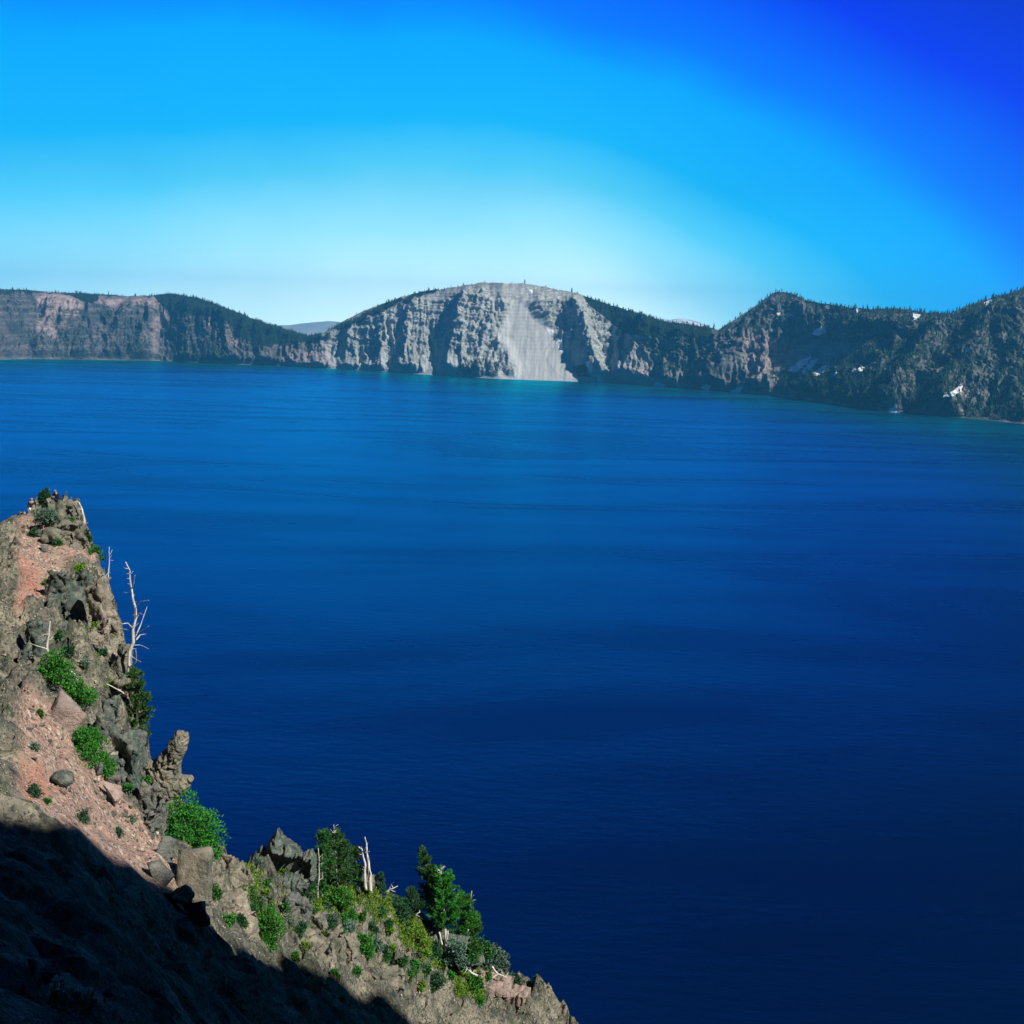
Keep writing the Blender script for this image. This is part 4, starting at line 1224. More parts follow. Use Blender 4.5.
rock('boulder', 'low dome of tan rock at the foot of the largest boulder', B, 177, 895, 34, 26, 'tan', 511, tilt=(0, .4, .2), shape='round', npts=24, rough=.07)
rock('boulder', 'small bright white stone above the kite-shaped boulder', B, 157, 833, 6, 5, 'tan', 512, npts=10, sub=1).data.materials[0] = RM.setdefault('white', rock_mat('white_rock', (.6, .58, .54), (.75, .73, .7), (.66, .64, .6), 0.05))
rock('boulder', 'white stone poking out right of the big green bush', B, 211, 850, 7, 13, 'white', 513, npts=10, sub=2)
rock('boulder', 'small grey rock with a lit face left of the spire foot', B, 270, 890, 14, 18, 'grey', 514, npts=11, tilt=(0, .3, 0))
rock('boulder', 'upright grey rock beside a black hollow', B, 322, 920, 10, 20, 'grey', 515, npts=11)
rock('boulder', 'rounded tan boulder at the lower right of the shadow', B, 397, 984, 14, 12, 'tan', 516, shape='round', npts=20)
rock('boulder', 'craggy dark rock behind the white flowers', B, 50, 974, 20, 22, 'teal', 517, tilt=(0, .2, .3), npts=12)
rock('boulder', 'small dark rock at the left edge near the white flowers', B, 31, 966, 12, 14, 'teal', 518, npts=12)
rock('boulder', 'faint flat rock lying in the deep shade under the largest boulder', B, 185, 930, 24, 14, 'grey', 519, tilt=(0, .5, 0), npts=12)
rock('boulder', 'pale stone block in the left pink scree gully', B, 44, 548, 9, 7, 'teal', 520, npts=10)
rock('boulder', 'dark jagged stones below the highest crag', B, 38, 533, 14, 8, 'teal', 521, npts=14)
rock('boulder', 'greenish grey rock wedged beneath the lower green shrub', B, 97, 768, 12, 14, 'grey', 522, npts=12)
rock('boulder', 'tan block right of the lower green shrub', B, 110, 756, 16, 14, 'tan', 523, npts=12, tilt=(0, .3, .3))

# loose stones, each a thing of its own: copied from a handful of shapes
rg = np.random.default_rng(77)
shapes = []
for i in range(9):
    V, Fc = block_mesh((1, .8, .62), 700 + i * 3, 12 + i % 4, 1, .06, .03)
    me = bpy.data.meshes.new('loose_stone'); me.from_pydata([tuple(v) for v in V], [], [tuple(int(k) for k in f) for f in Fc])
    me.materials.append(RM[['pink', 'grey', 'tan', 'pink', 'mixed', 'pink', 'teal', 'tan', 'grey'][i]])
    shapes.append(me)


def stones(poly, n, smin, smax, label, group, which, seed):
    rg = np.random.default_rng(seed)
    xs_ = [p[0] for p in poly]; ys_ = [p[1] for p in poly]
    c = 0; tries = 0
    while c < n and tries < n * 30:
        tries += 1
        u = rg.uniform(min(xs_), max(xs_)); v = rg.uniform(min(ys_), max(ys_))
        if in_poly(np.array([u]), np.array([v]), poly, .1)[0] < .5: continue
        P = hit(u, v, strict=True)
        if P is None: continue
        k = depth_k(P); s_ = (smin + (smax - smin) * rg.random() ** 2.5) * k
        o = bpy.data.objects.new('loose_stone', shapes[which[int(rg.integers(0, len(which)))]])
        COL.objects.link(o)
        o.location = P + Vector((0, 0, s_ * .12)); o.scale = (s_, s_ * rg.uniform(.8, 1.2), s_ * rg.uniform(.7, 1.2))
        o.rotation_euler = (rg.uniform(-.6, .6), rg.uniform(-.2, .9), rg.uniform(0, 6.28))
        tag(o, label, 'stone', group)
        c += 1


stones([(22, 700), (60, 715), (110, 780), (135, 815), (175, 875), (150, 870), (95, 838), (24, 796)], 90, 2.2, 7.5, 'small loose stone lying on the lower pink scree', 'loose stones on the lower pink scree', [0, 3, 5, 1, 2, 4], 31)
stones([(22, 525), (50, 535), (85, 555), (70, 568), (44, 600), (24, 612)], 40, 1.5, 4.5, 'small loose stone lying on the upper pink scree', 'loose stones on the upper pink scree', [0, 3, 5, 2], 32)
stones([(95, 780), (140, 850), (160, 850), (120, 770)], 26, 3, 9, 'angular stone among the rubble below the cliff rib', 'angular stones below the cliff rib', [1, 2, 4, 8, 6], 33)
stones([(225, 890), (300, 900), (420, 940), (470, 985), (380, 985), (300, 950), (235, 925)], 120, 2.5, 9, 'small rock lying on the lower green and tan slope', 'small rocks on the lower slope', [1, 2, 4, 7, 8], 34)


def gravel():
    rg = np.random.default_rng(9)
    base = []
    for i in range(6):
        bm = bmesh.new()
        for _ in range(9): bm.verts.new(Vector([rg.normal() for _ in range(3)]).normalized() * .5)
        r = bmesh.ops.convex_hull(bm, input=bm.verts)
        bm.verts.index_update()
        base.append((np.array([v.co[:] for v in bm.verts]) * np.array([1, .8, .6]), [[v.index for v in f.verts] for f in bm.faces]))
        bm.free()
    pz = ZONES['pink'] + ZONES['red']
    g = Geo(); gp = Geo(); n = 0
    while n < 16000:
        u = rg.uniform(-20, 560); v = rg.uniform(490, 1030)
        P = hit(u, v, strict=True)
        if P is None: continue
        k = depth_k(P)
        X = np.array([P.x]); Y_ = np.array([P.y])
        dn, _ = drop(P.x, P.y)
        if dn is None or abs(dn.z - P.z) > .4: continue
        s_ = max(.03, k * (0.9 + 2.6 * rg.random() ** 4))
        V, F_ = base[int(rg.integers(0, 6))]
        V = V @ rot_np(*rg.uniform(-3, 3, 3)).T * s_ + np.array(P)
        (gp if any(in_poly(np.array([u]), np.array([v]), p, 4.0)[0] > .5 for p in pz) else g).add(V, F_); n += 1
    m = N('gravel')
    q = m.pos(); a = m.noise(q, 5.0, 2, .6); b = m.noise(q, 0.5, 3, .6)
    c = m.mix(m.ramp(a, [(.35, 0.0), (.65, 1.0)]), (0.14, 0.13, 0.115), (0.50, 0.40, 0.33))
    m.bsdf(c, .95, .1)
    tag(g.obj('gravel', m.mat), 'loose grey and tan gravel scattered over the near slope', 'gravel', kind='stuff')
    m = N('pink_gravel')
    q = m.pos(); a = m.noise(q, 5.0, 2, .6)
    m.bsdf(m.mix(a, (0.26, 0.15, 0.125), (0.62, 0.46, 0.39)), .95, .1)
    tag(gp.obj('gravel', m.mat), 'loose pinkish gravel lying on the two scree patches', 'gravel', kind='stuff')
gravel()


def ground_cover():
    rg = np.random.default_rng(19)
    g = Geo(); n = 0; tries = 0
    polys = [(p, 1.0) for p in ZONES['moss']] + [([(225, 880), (300, 885), (400, 900), (470, 960), (480, 1000), (380, 970), (250, 920)], .6), ([(90, 560), (110, 600), (130, 690), (90, 700), (80, 640)], .12)]
    while n < 3000 and tries < 60000:
        tries += 1
        poly, pr = polys[int(rg.integers(0, len(polys)))]
        if rg.random() > pr: continue
        xs_ = [p[0] for p in poly]; ys_ = [p[1] for p in poly]
        u = rg.uniform(min(xs_), max(xs_)); v = rg.uniform(min(ys_), max(ys_))
        if in_poly(np.array([u]), np.array([v]), poly, .1)[0] < .5: continue
        P = hit(u, v, strict=True)
        if P is None: continue
        k = depth_k(P); m_ = 16
        C = np.array(P)[None] + rg.normal(0, 1.0 * k, (m_, 3)) * np.array([1.6, 1.6, .5])
        g.quads(leaves(C, 2.6 * k, 1.0 * k, rg, np.array([[0, 0, 1.0]]).repeat(m_, 0), .8)); n += 1
    o = g.obj('ground_cover', LM['lime'])
    tag(o, 'low yellow-green plants matting the lower slope', 'ground cover', kind='stuff')
ground_cover()

# ------------------------------------------------------------------ shrubs
shrub('dark green shrub crowning the highest crag beside the seated person', 44, 508, 22, 20, 601, 'dark')
shrub('dull green shrub on the face of the highest crag', 48, 524, 26, 18, 602, 'sage')
shrub('patchy green shrub right of the centre of the highest crag', 70, 532, 16, 16, 603, 'needle')
shrub('narrow dark shrub below the curved white snag', 86, 548, 12, 22, 604, 'dark', Y=78)
shrub('small bright round bush perched on the brink below the curved snag', 96, 560, 15, 16, 605, 'shrub', Y=76.5)
shrub('yellow-green tuft on top of the dark teal crag', 80, 573, 11, 10, 606, 'lime', Y=66)
shrub('yellowish bush growing from a crack in the tan crag', 93, 640, 13, 22, 607, 'lime', Y=56)
shrub('green tuft hanging on the brink of the tan crag', 111, 624, 12, 16, 608, 'needle', Y=62)
shrub('dark bush at the left edge above the broken white branches', 34, 652, 18, 24, 609, 'dark')
shrub('leafy green shrub behind the broken white branches', 58, 680, 36, 34, 610, 'shrub', dense=1.1)
shrub('bright green shrub above the flat-faced block', 78, 702, 40, 30, 611, 'shrub', dense=1.1)
shrub('spreading green shrub beneath the flat-faced block', 88, 758, 38, 34, 612, 'shrub', dense=1.1)
shrub('lower lobe of green shrub reaching the blue-grey boulder', 102, 774, 24, 22, 613, 'shrub')
shrub('small green shrub tucked in the notch of the cliff', 144, 788, 12, 18, 614, 'shrub', Y=47)
shrub('biggest bright green bush on the brink below the rock horn', 190, 848, 60, 58, 615, 'shrub', Y=46.0, dense=1.3)
shrub('right-hand skirt of the biggest bush trailing down the brink', 212, 856, 26, 30, 616, 'shrub', Y=46.5)
shrub('low dark tuft at the upper left of the pink scree', 34, 536, 14, 7, 617, 'dark')
shrub('small green tuft at the left edge beside the orange patch', 33, 796, 16, 12, 618, 'dark')
shrub('tiny dark green tuft on the shadow line of the scree', 118, 836, 10, 8, 619, 'dark')
shrub('green tuft at the top edge of the deep shadow', 82, 822, 16, 12, 620, 'dark')
shrub('bright little bush in the rubble right of the tall slab', 228, 925, 20, 14, 621, 'shrub')
shrub('yellow-green bush left of the dark spire', 244, 882, 22, 20, 622, 'lime')
shrub('lime green bush under the dark spire', 284, 884, 20, 18, 623, 'lime')
shrub('dark green bush in the shade right of the spire', 308, 896, 28, 24, 624, 'dark')
shrub('round deep green bush above the shadow edge', 269, 944, 32, 40, 625, 'shrub', dense=1.2)
shrub('green cushion above the round deep green bush', 254, 912, 22, 18, 626, 'needle')
shrub('leafy bush sprawling below the pine clump', 336, 906, 40, 22, 627, 'shrub', dense=1.1)
shrub('oval green bush right of the knobbly buttress', 366, 954, 18, 26, 628, 'shrub')
shrub('small green bush in the hollow of the knobbly buttress', 344, 948, 14, 18, 629, 'shrub')
shrub('greyish shrub in the crack of the knobbly buttress', 349, 934, 14, 16, 630, 'sage')
shrub('low dark shrubs under the small fir on the brink', 397, 914, 28, 22, 631, 'dark')
shrub('long lime green mat left of the tall pines', 414, 950, 36, 24, 632, 'lime', dense=1.2)
shrub('grey-green tangle under the tall pines', 447, 958, 26, 22, 633, 'sage')
shrub('glossy green cushion near the bottom of the slope', 470, 992, 26, 22, 634, 'shrub', dense=1.1)
shrub('dark bush on the lower edge beside the tan boulder', 433, 988, 24, 18, 635, 'dark')
shrub('grey-green spiky shrub on the brink right of the tall pines', 494, 966, 20, 26, 636, 'sage', Y=80)
shrub('second spiky grey-green shrub on the brink by the dead branch', 503, 966, 12, 18, 637, 'sage', Y=81)
shrub('dark bush under the curved dead branch', 514, 992, 24, 18, 638, 'dark', Y=81)
shrub('pointed dark green bush at the right end of the slope', 538, 998, 12, 26, 639, 'dark', Y=82)
shrub('leafy bush just left of the pointed one at the slope end', 527, 998, 16, 22, 640, 'needle', Y=82)
shrub('green bush joining the pines to the spiky shrubs', 482, 958, 24, 20, 641, 'needle', Y=79.5)

shrub('grey-green shrub half covering the dark rock shelf under the tall pines', 458, 962, 30, 26, 642, 'sage', Y=76.2)
shrub('deep green shrub at the right end of the dark rock shelf', 474, 960, 24, 24, 643, 'needle', Y=76.6)
shrub('small dark shrub at the foot of the pale bare trunks', 436, 956, 16, 16, 644, 'dark', Y=75.5)
shrub('leafy shrub between the big tan boulder and the crumbling crag', 214, 900, 14, 18, 645, 'needle')
shrub('green shrub in the gap below the crumbling crag', 240, 898, 18, 14, 646, 'shrub')
rg = np.random.default_rng(404)
LOW = [(232, 873), (258, 868), (249, 893), (240, 925), (262, 921), (286, 911), (300, 938), (296, 962), (312, 916), (331, 922), (352, 920), (357, 975), (372, 932), (380, 915), (389, 928), (377, 948), (392, 953), (403, 966), (410, 980), (424, 972), (389, 972), (437, 962), (450, 978), (404, 930), (336, 978), (460, 950), (422, 990), (486, 978)]
while len(LOW) < 66:
    t = rg.random(); LOW.append((235 + 250 * t + rg.uniform(-6, 6), 890 + 88 * t + rg.uniform(-14, 34)))
for i, (u, v) in enumerate(LOW):
    shrub('little green tussock growing on the lower slope', u, v, rg.uniform(7, 15), rg.uniform(6, 12), 900 + i, ['shrub', 'needle', 'sage', 'lime', 'dark'][int(rg.integers(0, 5))], name='tussock', cat='plant', group='little green tussocks on the lower slope')
UPP = [(66, 515), (58, 546), (84, 600), (70, 655), (97, 612), (103, 655), (118, 652), (112, 690), (48, 588), (40, 716), (120, 765), (138, 770), (128, 790), (131, 822), (150, 800), (82, 735), (60, 640), (86, 666), (34, 750), (46, 805)]
for i, (u, v) in enumerate(UPP):
    shrub('little green tussock rooted in the upper crags', u, v, rg.uniform(6, 12), rg.uniform(5, 11), 950 + i, ['needle', 'sage', 'lime', 'dark'][int(rg.integers(0, 4))], name='tussock', cat='plant', group='little green tussocks in the upper crags')

# ------------------------------------------------------------------ living pines
conifer('dense pine with a bright flat-topped crown, leftmost of the pine clump', 322, 900, 322, 833, 24, 651, 'needle', shape=.35, bare=.12, dens=1.2)
conifer('tallest pine of the clump, with a bleached dead top', 338, 896, 334, 826, 34, 652, 'needle', shape=.4, bare=.1, dead_top=.12, dens=1.5)
conifer('pine on the right side of the clump with ragged limbs', 346, 893, 345, 842, 22, 653, 'dark', shape=.5, bare=.1)
conifer('slim pine between the clump and the twin white snags', 357, 893, 355, 848, 17, 654, 'needle', shape=.45, bare=.05, dens=1.1)
conifer('tiny pine alone on the brink right of the twin snags', 381, 894, 381, 874, 11, 655, 'dark', shape=.9, bare=0, dens=.7)
conifer('tall pine with a ragged spire top, highest of the lower group', 440, 946, 423, 849, 34, 656, 'needle', shape=.75, bare=.22, dens=1.4, Y=78)
conifer('broad pine with a bare forked top in the lower group', 446, 946, 441, 867, 42, 657, 'shrub', shape=.6, bare=.24, dead_top=.1, dens=1.6, Y=77.5)
conifer('low wide pine on the right of the lower group', 458, 944, 463, 899, 36, 658, 'shrub', shape=.4, bare=.15, dens=1.3, Y=79)
conifer('short ragged pine behind the thin snag of the lower group', 474, 938, 476, 914, 16, 659, 'needle', shape=.7, bare=.05, Y=80.5)
conifer('dark bushy pine in the shade left of the lower group', 414, 924, 412, 890, 24, 660, 'dark', shape=.5, bare=.05, Y=77)
conifer('ivy-green pine clothing the foot of the tall twisted snag', 138, 752, 136, 672, 28, 661, 'needle', shape=.25, bare=.02, dens=1.5, Y=51)

conifer('scraggly grey-green pine hugging the left side of the tall twisted snag', 123, 748, 124, 676, 20, 662, 'sage', shape=.25, bare=.02, dens=1.2, Y=52.5)
# ------------------------------------------------------------------ dead trees
snag('tall twisted white snag towering over the brink', [(125.8, 562), (129.6, 570), (130.4, 578), (131.5, 589), (133, 598), (135, 607), (136, 616), (133, 629), (133.5, 642), (130, 652), (128.5, 674), (129.5, 690), (127, 715), (124, 748)], 53, (.45, 2.4),
     [([(131.5, 589), (133.6, 583), (135.2, 575)], .7), ([(131.5, 592), (127, 593), (123.5, 592)], .4), ([(136, 616), (140, 613), (144, 615)], .6), ([(135, 637), (140, 626), (144, 616), (147, 606)], .6),
      ([(133, 628), (128, 623), (122, 624), (118, 621)], .7), ([(133, 630), (124, 629), (112, 628)], .4), ([(135, 609), (141, 601), (149, 600)], .35), ([(136, 640), (140, 635), (146, 634)], .8),
      ([(136, 634), (143, 630), (149, 626)], .3), ([(134, 645), (140, 645), (149, 649)], .3), ([(130, 655), (137, 660), (141, 662)], .35), ([(129, 700), (121, 690), (117, 683)], .8), ([(129, 668), (136, 662), (136, 650)], .8),
      ([(127, 730), (133, 716), (132, 700), (134, 685)], 1.1), ([(125, 740), (116, 722), (112, 704)], .8)], twigs=34, seed=11)
snag('thin upright white snag above the tan crag', [(109.3, 547), (109, 560), (108.6, 572), (107.6, 584), (107, 592)], 69, (.3, 1.0), [([(108.6, 572), (106.5, 575), (105, 578)], .3), ([(109, 558), (107, 560)], .25)], twigs=5, seed=12)
snag('smooth white curved snag on the right edge of the highest crag', [(76.5, 500.5), (79.5, 503), (82, 509), (83.7, 517), (84.7, 525), (85, 535)], 79, (.35, 1.5), [([(82, 509), (79, 509)], .4)], twigs=2, seed=13)
snag('broken white trunk with stubby curled arms above the leafy shrub', [(50, 621), (49, 632), (48, 641), (47, 649), (48.5, 656), (51, 666)], 49, (.7, 1.7), [([(47, 649), (43, 648), (38, 646), (30, 643)], 1.0), ([(48, 642), (44, 641), (41, 638)], .8), ([(48.5, 634), (45, 634), (42, 636)], .5), ([(50, 640), (53, 636)], .5)], twigs=4, seed=14)
snag('fallen crooked white branch lying over the leafy shrub', [(57, 653), (62, 656), (66, 665), (70, 671), (75, 676), (79.5, 683)], 48.5, (.4, 1.5), [([(79, 682), (74, 685), (68, 688)], .7), ([(66, 665), (68, 671)], .5)], twigs=6, seed=15, name='fallen_branch', cat='fallen branch')
snag('thin pale looping twig under the broken white trunk', [(45, 667), (48, 676), (53, 681), (60, 681)], 47.5, (.3, .55), [([(48, 676), (51, 684)], .3)], twigs=2, seed=16, name='fallen_branch', cat='fallen branch')
snag('leaning branch crossing the rocks above the bright green shrub', [(106, 684), (113, 687), (120, 691), (124, 694)], 51, (.4, .8), [], twigs=3, seed=17, name='fallen_branch', cat='fallen branch')
snag('shorter of the twin white snags beside the slim pine, with a hooked top', [(358.5, 846.5), (362, 849), (363.5, 858), (365.4, 866), (364.6, 876), (365.8, 890)], 68, (.5, 1.6), [([(363, 852), (366, 847)], .6), ([(365, 872), (362, 869)], .5)], twigs=5, seed=18)
snag('taller of the twin white snags beside the slim pine', [(364.8, 836.5), (366.2, 845), (367.2, 853), (368.4, 863), (369.6, 875), (370.6, 893)], 68.3, (.4, 2.0), [([(369, 868), (372, 877), (373, 886)], .8), ([(366.5, 845), (368, 843)], .4)], twigs=4, seed=19)
snag('bare white stem standing in front of the leftmost pine', [(318.5, 848), (319.3, 860), (319, 872), (318.2, 886), (318, 898)], 60, (.3, .8), [([(319, 862), (323, 857)], .35)], twigs=5, seed=20)
snag('pale broken branch stub on the brink right of the tiny pine', [(398, 886), (393, 888), (389, 890), (386, 892)], 73, (.4, 1.1), [([(393, 888), (391, 884), (394, 882)], .5), ([(390, 890), (396, 892)], .5)], twigs=4, seed=21, name='fallen_branch', cat='fallen branch')
snag('thin white snag right of the lower pine group', [(471.6, 891), (470.6, 899), (470, 908), (468.6, 918), (468, 932)], 80, (.35, .95), [([(470.5, 900), (474, 895)], .35), ([(470, 906), (466, 903), (463.5, 902)], .4), ([(470.3, 904), (473.5, 901)], .3)], twigs=6, seed=22)
snag('pale bare trunk leaning left under the lower pine group', [(439, 932), (441, 940), (444, 950)], 76.3, (.8, 1.1), [], seed=23)
snag('straight pale bare trunk in the middle under the lower pine group', [(447.5, 931), (446.5, 940), (445, 951)], 76.2, (.9, 1.2), [], seed=24)
snag('curved dead branch arching out near the right end of the slope', [(508, 978), (503, 976), (498, 974), (494, 970), (492, 967)], 79, (.35, 1.0), [([(498, 974), (494, 977), (488, 980)], .5)], twigs=4, seed=25, name='fallen_branch', cat='fallen branch')
snag('bleached root tangle below the lower pine group', [(462, 966), (467, 969), (472, 973), (478, 976)], 77, (.4, 1.1), [([(467, 969), (464, 973)], .6), ([(472, 973), (470, 968)], .5)], twigs=5, seed=26, name='fallen_branch', cat='fallen branch')
snag('white stick lying among the dark leaves left of the lower pine group', [(420, 912), (416, 915), (413, 919)], 75.5, (.5, 1.2), [([(416, 915), (420, 917)], .6)], twigs=3, seed=27, name='fallen_branch', cat='fallen branch')

# ------------------------------------------------------------------ white flowers near the viewpoint
mp = N('white_petal'); PET = mp.bsdf((0.88, 0.86, 0.82, 1), .7, .2)
ms_ = N('green_stalk'); STK = ms_.bsdf((0.05, 0.10, 0.03, 1), .8, .2)


def flower(label, u, vb, heads, seed):
    rg = np.random.default_rng(seed)
    b = hit(u, vb); k = depth_k(b)
    root = empty('white_flower', b, label, 'flower')
    st = Geo()
    for (hu, hv, r_) in heads:
        p = at(hu, hv, b.y + rg.normal(0, .06)) - b
        st.tube([(rg.normal(0, .02), rg.normal(0, .02), -.08), tuple(p * .5 + Vector((rg.normal(0, .01), 0, 0))), tuple(p)], [.006, .005, .004], 5)
        n = 60; C = np.array(p)[None] + rg.normal(0, .1 * r_ * k, (n, 3))
        d = rg.normal(0, 1, (n, 3)); d[:, 2] += .4; d /= np.linalg.norm(d, axis=1)[:, None]
        q = Geo(); q.quads(leaves(C, r_ * k * 1.15, r_ * k * .5, rg, d, .2)); q.obj('blossom', PET, root)
    st.obj('stalk', STK, root)
    n = 34; C = rg.normal(0, .04, (n, 3)) * np.array([1.5, 1.5, .4]); lf = Geo(); lf.quads(leaves(C, .09, .02, rg, np.array([[0, 0, 1.0]]).repeat(n, 0), .7)); lf.obj('leaf', LM['dark'], root)


flower('tallest clump of fluffy white flowers before the craggy dark rock', 55, 1002, [(56.5, 977, 2.2), (58, 980, 2.0), (53.5, 980, 1.9), (51.5, 985, 2.2), (58, 984.5, 2.3), (53, 989, 2.3), (58, 989, 1.9), (51, 993, 2.2)], 1)
flower('small clump of white flowers right of the tallest clump', 79, 1004, [(77, 986, 1.8), (80, 985.5, 1.6), (76, 990, 2.1), (80, 989.5, 2.1)], 2)
flower('pair of white flower heads farthest right in the shade', 90, 1006, [(88.5, 988, 1.6), (91.5, 989.5, 1.8)], 3)
flower('lone white flower head low between the clumps', 64, 1006, [(64, 991, 1.6)], 4)
# ------------------------------------------------------------------ people on the top of the slope
def cloth(name, c):
    m = N(name); return m.bsdf((*c, 1), .85, .2)


SKIN = cloth('skin', (0.34, 0.24, 0.19)); HAIR = cloth('hair', (0.03, 0.022, 0.018))


def skin_mesh(name, joints, edges, mat, parent, sub=2, root=0):
    me = bpy.data.meshes.new(name)
    names = list(joints)
    me.from_pydata([joints[n][:3] for n in names], [(names.index(a), names.index(b)) for a, b in edges], [])
    o = bpy.data.objects.new(name, me); COL.objects.link(o)
    md = o.modifiers.new('skin', 'SKIN'); md.use_smooth_shade = True
    for i, n in enumerate(names):
        r = joints[n][3]; r = r if isinstance(r, tuple) else (r, r)
        me.skin_vertices[0].data[i].radius = r
        me.skin_vertices[0].data[i].use_root = (i == root)
    s_ = o.modifiers.new('sub', 'SUBSURF'); s_.levels = s_.render_levels = sub
    dg = bpy.context.evaluated_depsgraph_get(); dg.update()
    m2 = bpy.data.meshes.new_from_object(o.evaluated_get(dg))
    m2.name = name
    m2.materials.clear(); m2.materials.append(mat)
    o.modifiers.clear(); o.data = m2
    o.parent = parent
    return o


def person(label, base, pose, heading, jacket, trousers, hair_cap=True):
    root = empty('person', base, label, 'person')
    root.rotation_euler = (0, 0, heading)
    J = dict(pose)
    E = [('pelvis', 'waist'), ('waist', 'chest'), ('chest', 'neck'), ('neck', 'jaw'), ('jaw', 'head'), ('head', 'crown')]
    for s in ('l', 'r'):
        E += [('chest', s + 'sh'), (s + 'sh', s + 'el'), (s + 'el', s + 'wr'), (s + 'wr', s + 'palm'),
              ('pelvis', s + 'hip'), (s + 'hip', s + 'kn'), (s + 'kn', s + 'an'), (s + 'an', s + 'toe')]
        w_ = Vector(J[s + 'wr'][:3]); p = Vector(J[s + 'palm'][:3]); d = (p - w_).normalized()
        sd = d.cross(Vector((0, 1, 0.2))).normalized()
        for q in range(4):                                   # four fingers, then the thumb from the side of the palm
            a_ = p + sd * (q - 1.5) * .02; t1 = a_ + d * (.05 + .008 * (q in (1, 2))); t2 = t1 + (d + Vector((0, 0, -.5))).normalized() * .03
            J[f'{s}f{q}a'] = (*t1, .008); J[f'{s}f{q}b'] = (*t2, .007)
            E += [(s + 'palm', f'{s}f{q}a'), (f'{s}f{q}a', f'{s}f{q}b')]
        t = w_ + d * .03 - sd * .045
        J[s + 'th'] = (*t, .009); J[s + 'th2'] = (*(t + d * .035), .008); E += [(s + 'wr', s + 'th'), (s + 'th', s + 'th2')]
    skin_mesh('body', J, E, SKIN, root)
    grow = lambda n, k: (*pose[n][:3], tuple(x * k for x in pose[n][3]) if isinstance(pose[n][3], tuple) else pose[n][3] * k)
    up_n = ['pelvis', 'waist', 'chest', 'lsh', 'lel', 'lwr', 'rsh', 'rel', 'rwr']
    skin_mesh('jacket', {n: grow(n, 1.22) for n in up_n}, [('pelvis', 'waist'), ('waist', 'chest'), ('chest', 'lsh'), ('lsh', 'lel'), ('lel', 'lwr'), ('chest', 'rsh'), ('rsh', 'rel'), ('rel', 'rwr')], jacket, root)
    lo = ['pelvis', 'lhip', 'lkn', 'lan', 'rhip', 'rkn', 'ran']
    skin_mesh('trousers', {n: grow(n, 1.2) for n in lo}, [('pelvis', 'lhip'), ('lhip', 'lkn'), ('lkn', 'lan'), ('pelvis', 'rhip'), ('rhip', 'rkn'), ('rkn', 'ran')], trousers, root)
    for s in ('l', 'r'):
        skin_mesh('shoe', {'a': (*pose[s + 'an'][:3], .055), 'b': (*pose[s + 'toe'][:3], .05)}, [('a', 'b')], cloth('shoe', (.05, .045, .04)), root, 1)
    h = Vector(pose['head'][:3]); c = Vector(pose['crown'][:3])
    skin_mesh('hair', {'a': (*(h + Vector((0, .045, .015))), .098), 'b': (*(c + Vector((0, .012, .01))), .096)}, [('a', 'b')], HAIR, root)
    # face: front is -y
    f = Geo()
    for sx in (-1, 1):
        e = h + Vector((sx * .03, -.083, .012))
        f.tube([e, e + Vector((0, -.008, 0))], [.011, .007], 6)
    f.obj('eye', cloth('eye', (.02, .02, .02)), root)
    nz = Geo(); nz.tube([h + Vector((0, -.08, .01)), h + Vector((0, -.105, -.03)), h + Vector((0, -.082, -.038))], [.008, .014, .01], 6); nz.obj('nose', SKIN, root, sm=True)
    mo = Geo(); mo.tube([h + Vector((-.022, -.078, -.058)), h + Vector((0, -.086, -.06)), h + Vector((.022, -.078, -.058))], [.004, .006, .004], 5); mo.obj('mouth', cloth('lip', (.35, .12, .1)), root)
    for sx in (-1, 1):
        er = Geo(); p = h + Vector((sx * .083, 0, 0)); er.tube([p + Vector((0, 0, .025)), p + Vector((sx * .012, .008, 0)), p + Vector((0, 0, -.025))], [.008, .014, .007], 6); er.obj('ear', SKIN, root, sm=True)
    return root


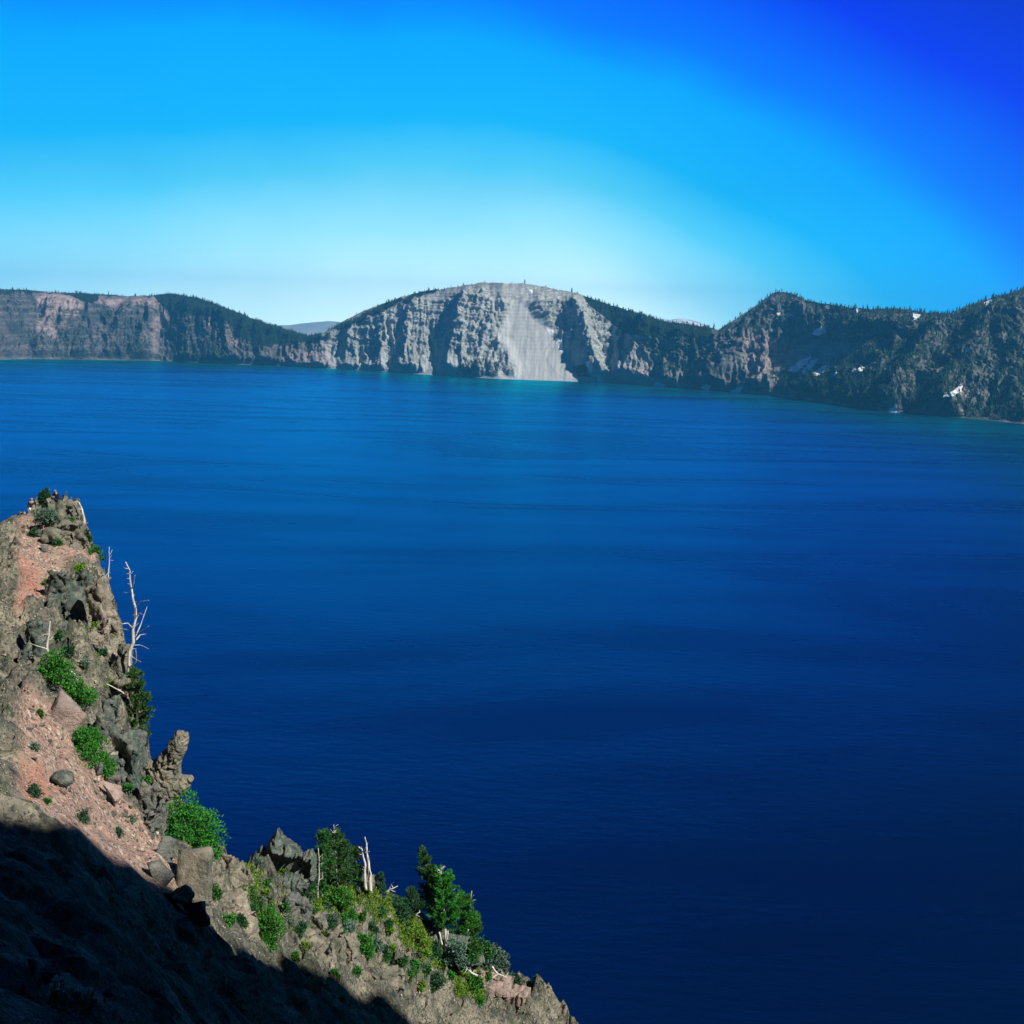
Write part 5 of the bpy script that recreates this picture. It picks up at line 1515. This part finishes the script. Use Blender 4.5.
SIT = {'pelvis': (0, 0, .12, (.15, .12)), 'waist': (0, -.03, .30, (.135, .10)), 'chest': (0, -.09, .52, (.16, .11)), 'neck': (0, -.13, .68, .055), 'jaw': (0, -.16, .76, .07), 'head': (0, -.17, .82, .09), 'crown': (0, -.165, .88, .085),
       'lsh': (-.19, -.09, .58, .06), 'lel': (-.28, -.22, .36, .046), 'lwr': (-.15, -.42, .42, .033), 'lpalm': (-.10, -.48, .42, .036),
       'rsh': (.19, -.09, .58, .06), 'rel': (.27, -.20, .34, .046), 'rwr': (.15, -.42, .40, .033), 'rpalm': (.10, -.48, .40, .036),
       'lhip': (-.1, -.05, .10, .09), 'lkn': (-.14, -.46, .36, .065), 'lan': (-.13, -.58, -.05, .042), 'ltoe': (-.14, -.74, -.09, .036),
       'rhip': (.1, -.05, .10, .09), 'rkn': (.14, -.48, .32, .065), 'ran': (.14, -.62, -.08, .042), 'rtoe': (.15, -.78, -.11, .036)}
STAND = {'pelvis': (0, 0, .95, (.15, .11)), 'waist': (0, 0, 1.12, (.135, .10)), 'chest': (0, .0, 1.34, (.16, .11)), 'neck': (0, -.01, 1.50, .055), 'jaw': (0, -.03, 1.57, .07), 'head': (0, -.03, 1.63, .09), 'crown': (0, -.025, 1.70, .085),
         'lsh': (-.19, 0, 1.42, .06), 'lel': (-.25, .02, 1.14, .046), 'lwr': (-.24, -.10, .92, .033), 'lpalm': (-.235, -.13, .84, .036),
         'rsh': (.19, 0, 1.42, .06), 'rel': (.25, .03, 1.14, .046), 'rwr': (.22, -.14, .95, .033), 'rpalm': (.21, -.19, .88, .036),
         'lhip': (-.1, 0, .90, .09), 'lkn': (-.12, -.02, .50, .065), 'lan': (-.13, .03, .09, .042), 'ltoe': (-.14, -.12, .045, .036),
         'rhip': (.1, 0, .90, .09), 'rkn': (.12, -.05, .50, .065), 'ran': (.13, 0, .09, .042), 'rtoe': (.15, -.15, .045, .036)}
DARKC = cloth('navy_jacket', (.012, .014, .022)); DARKT = cloth('dark_trousers', (.02, .025, .04)); PALET = cloth('cream_trousers', (.62, .58, .48))
seat = at(57.5, 501.5, 82.2)
person('person in dark clothes sitting on the top of the highest crag', seat - Vector((0, 0, .0)), SIT, math.radians(-28), DARKC, DARKT)
feet = at(32.5, 521.5, 80.5)
person('person in dark jacket and cream trousers standing at the head of the pink scree', feet, STAND, math.radians(20), DARKC, PALET)
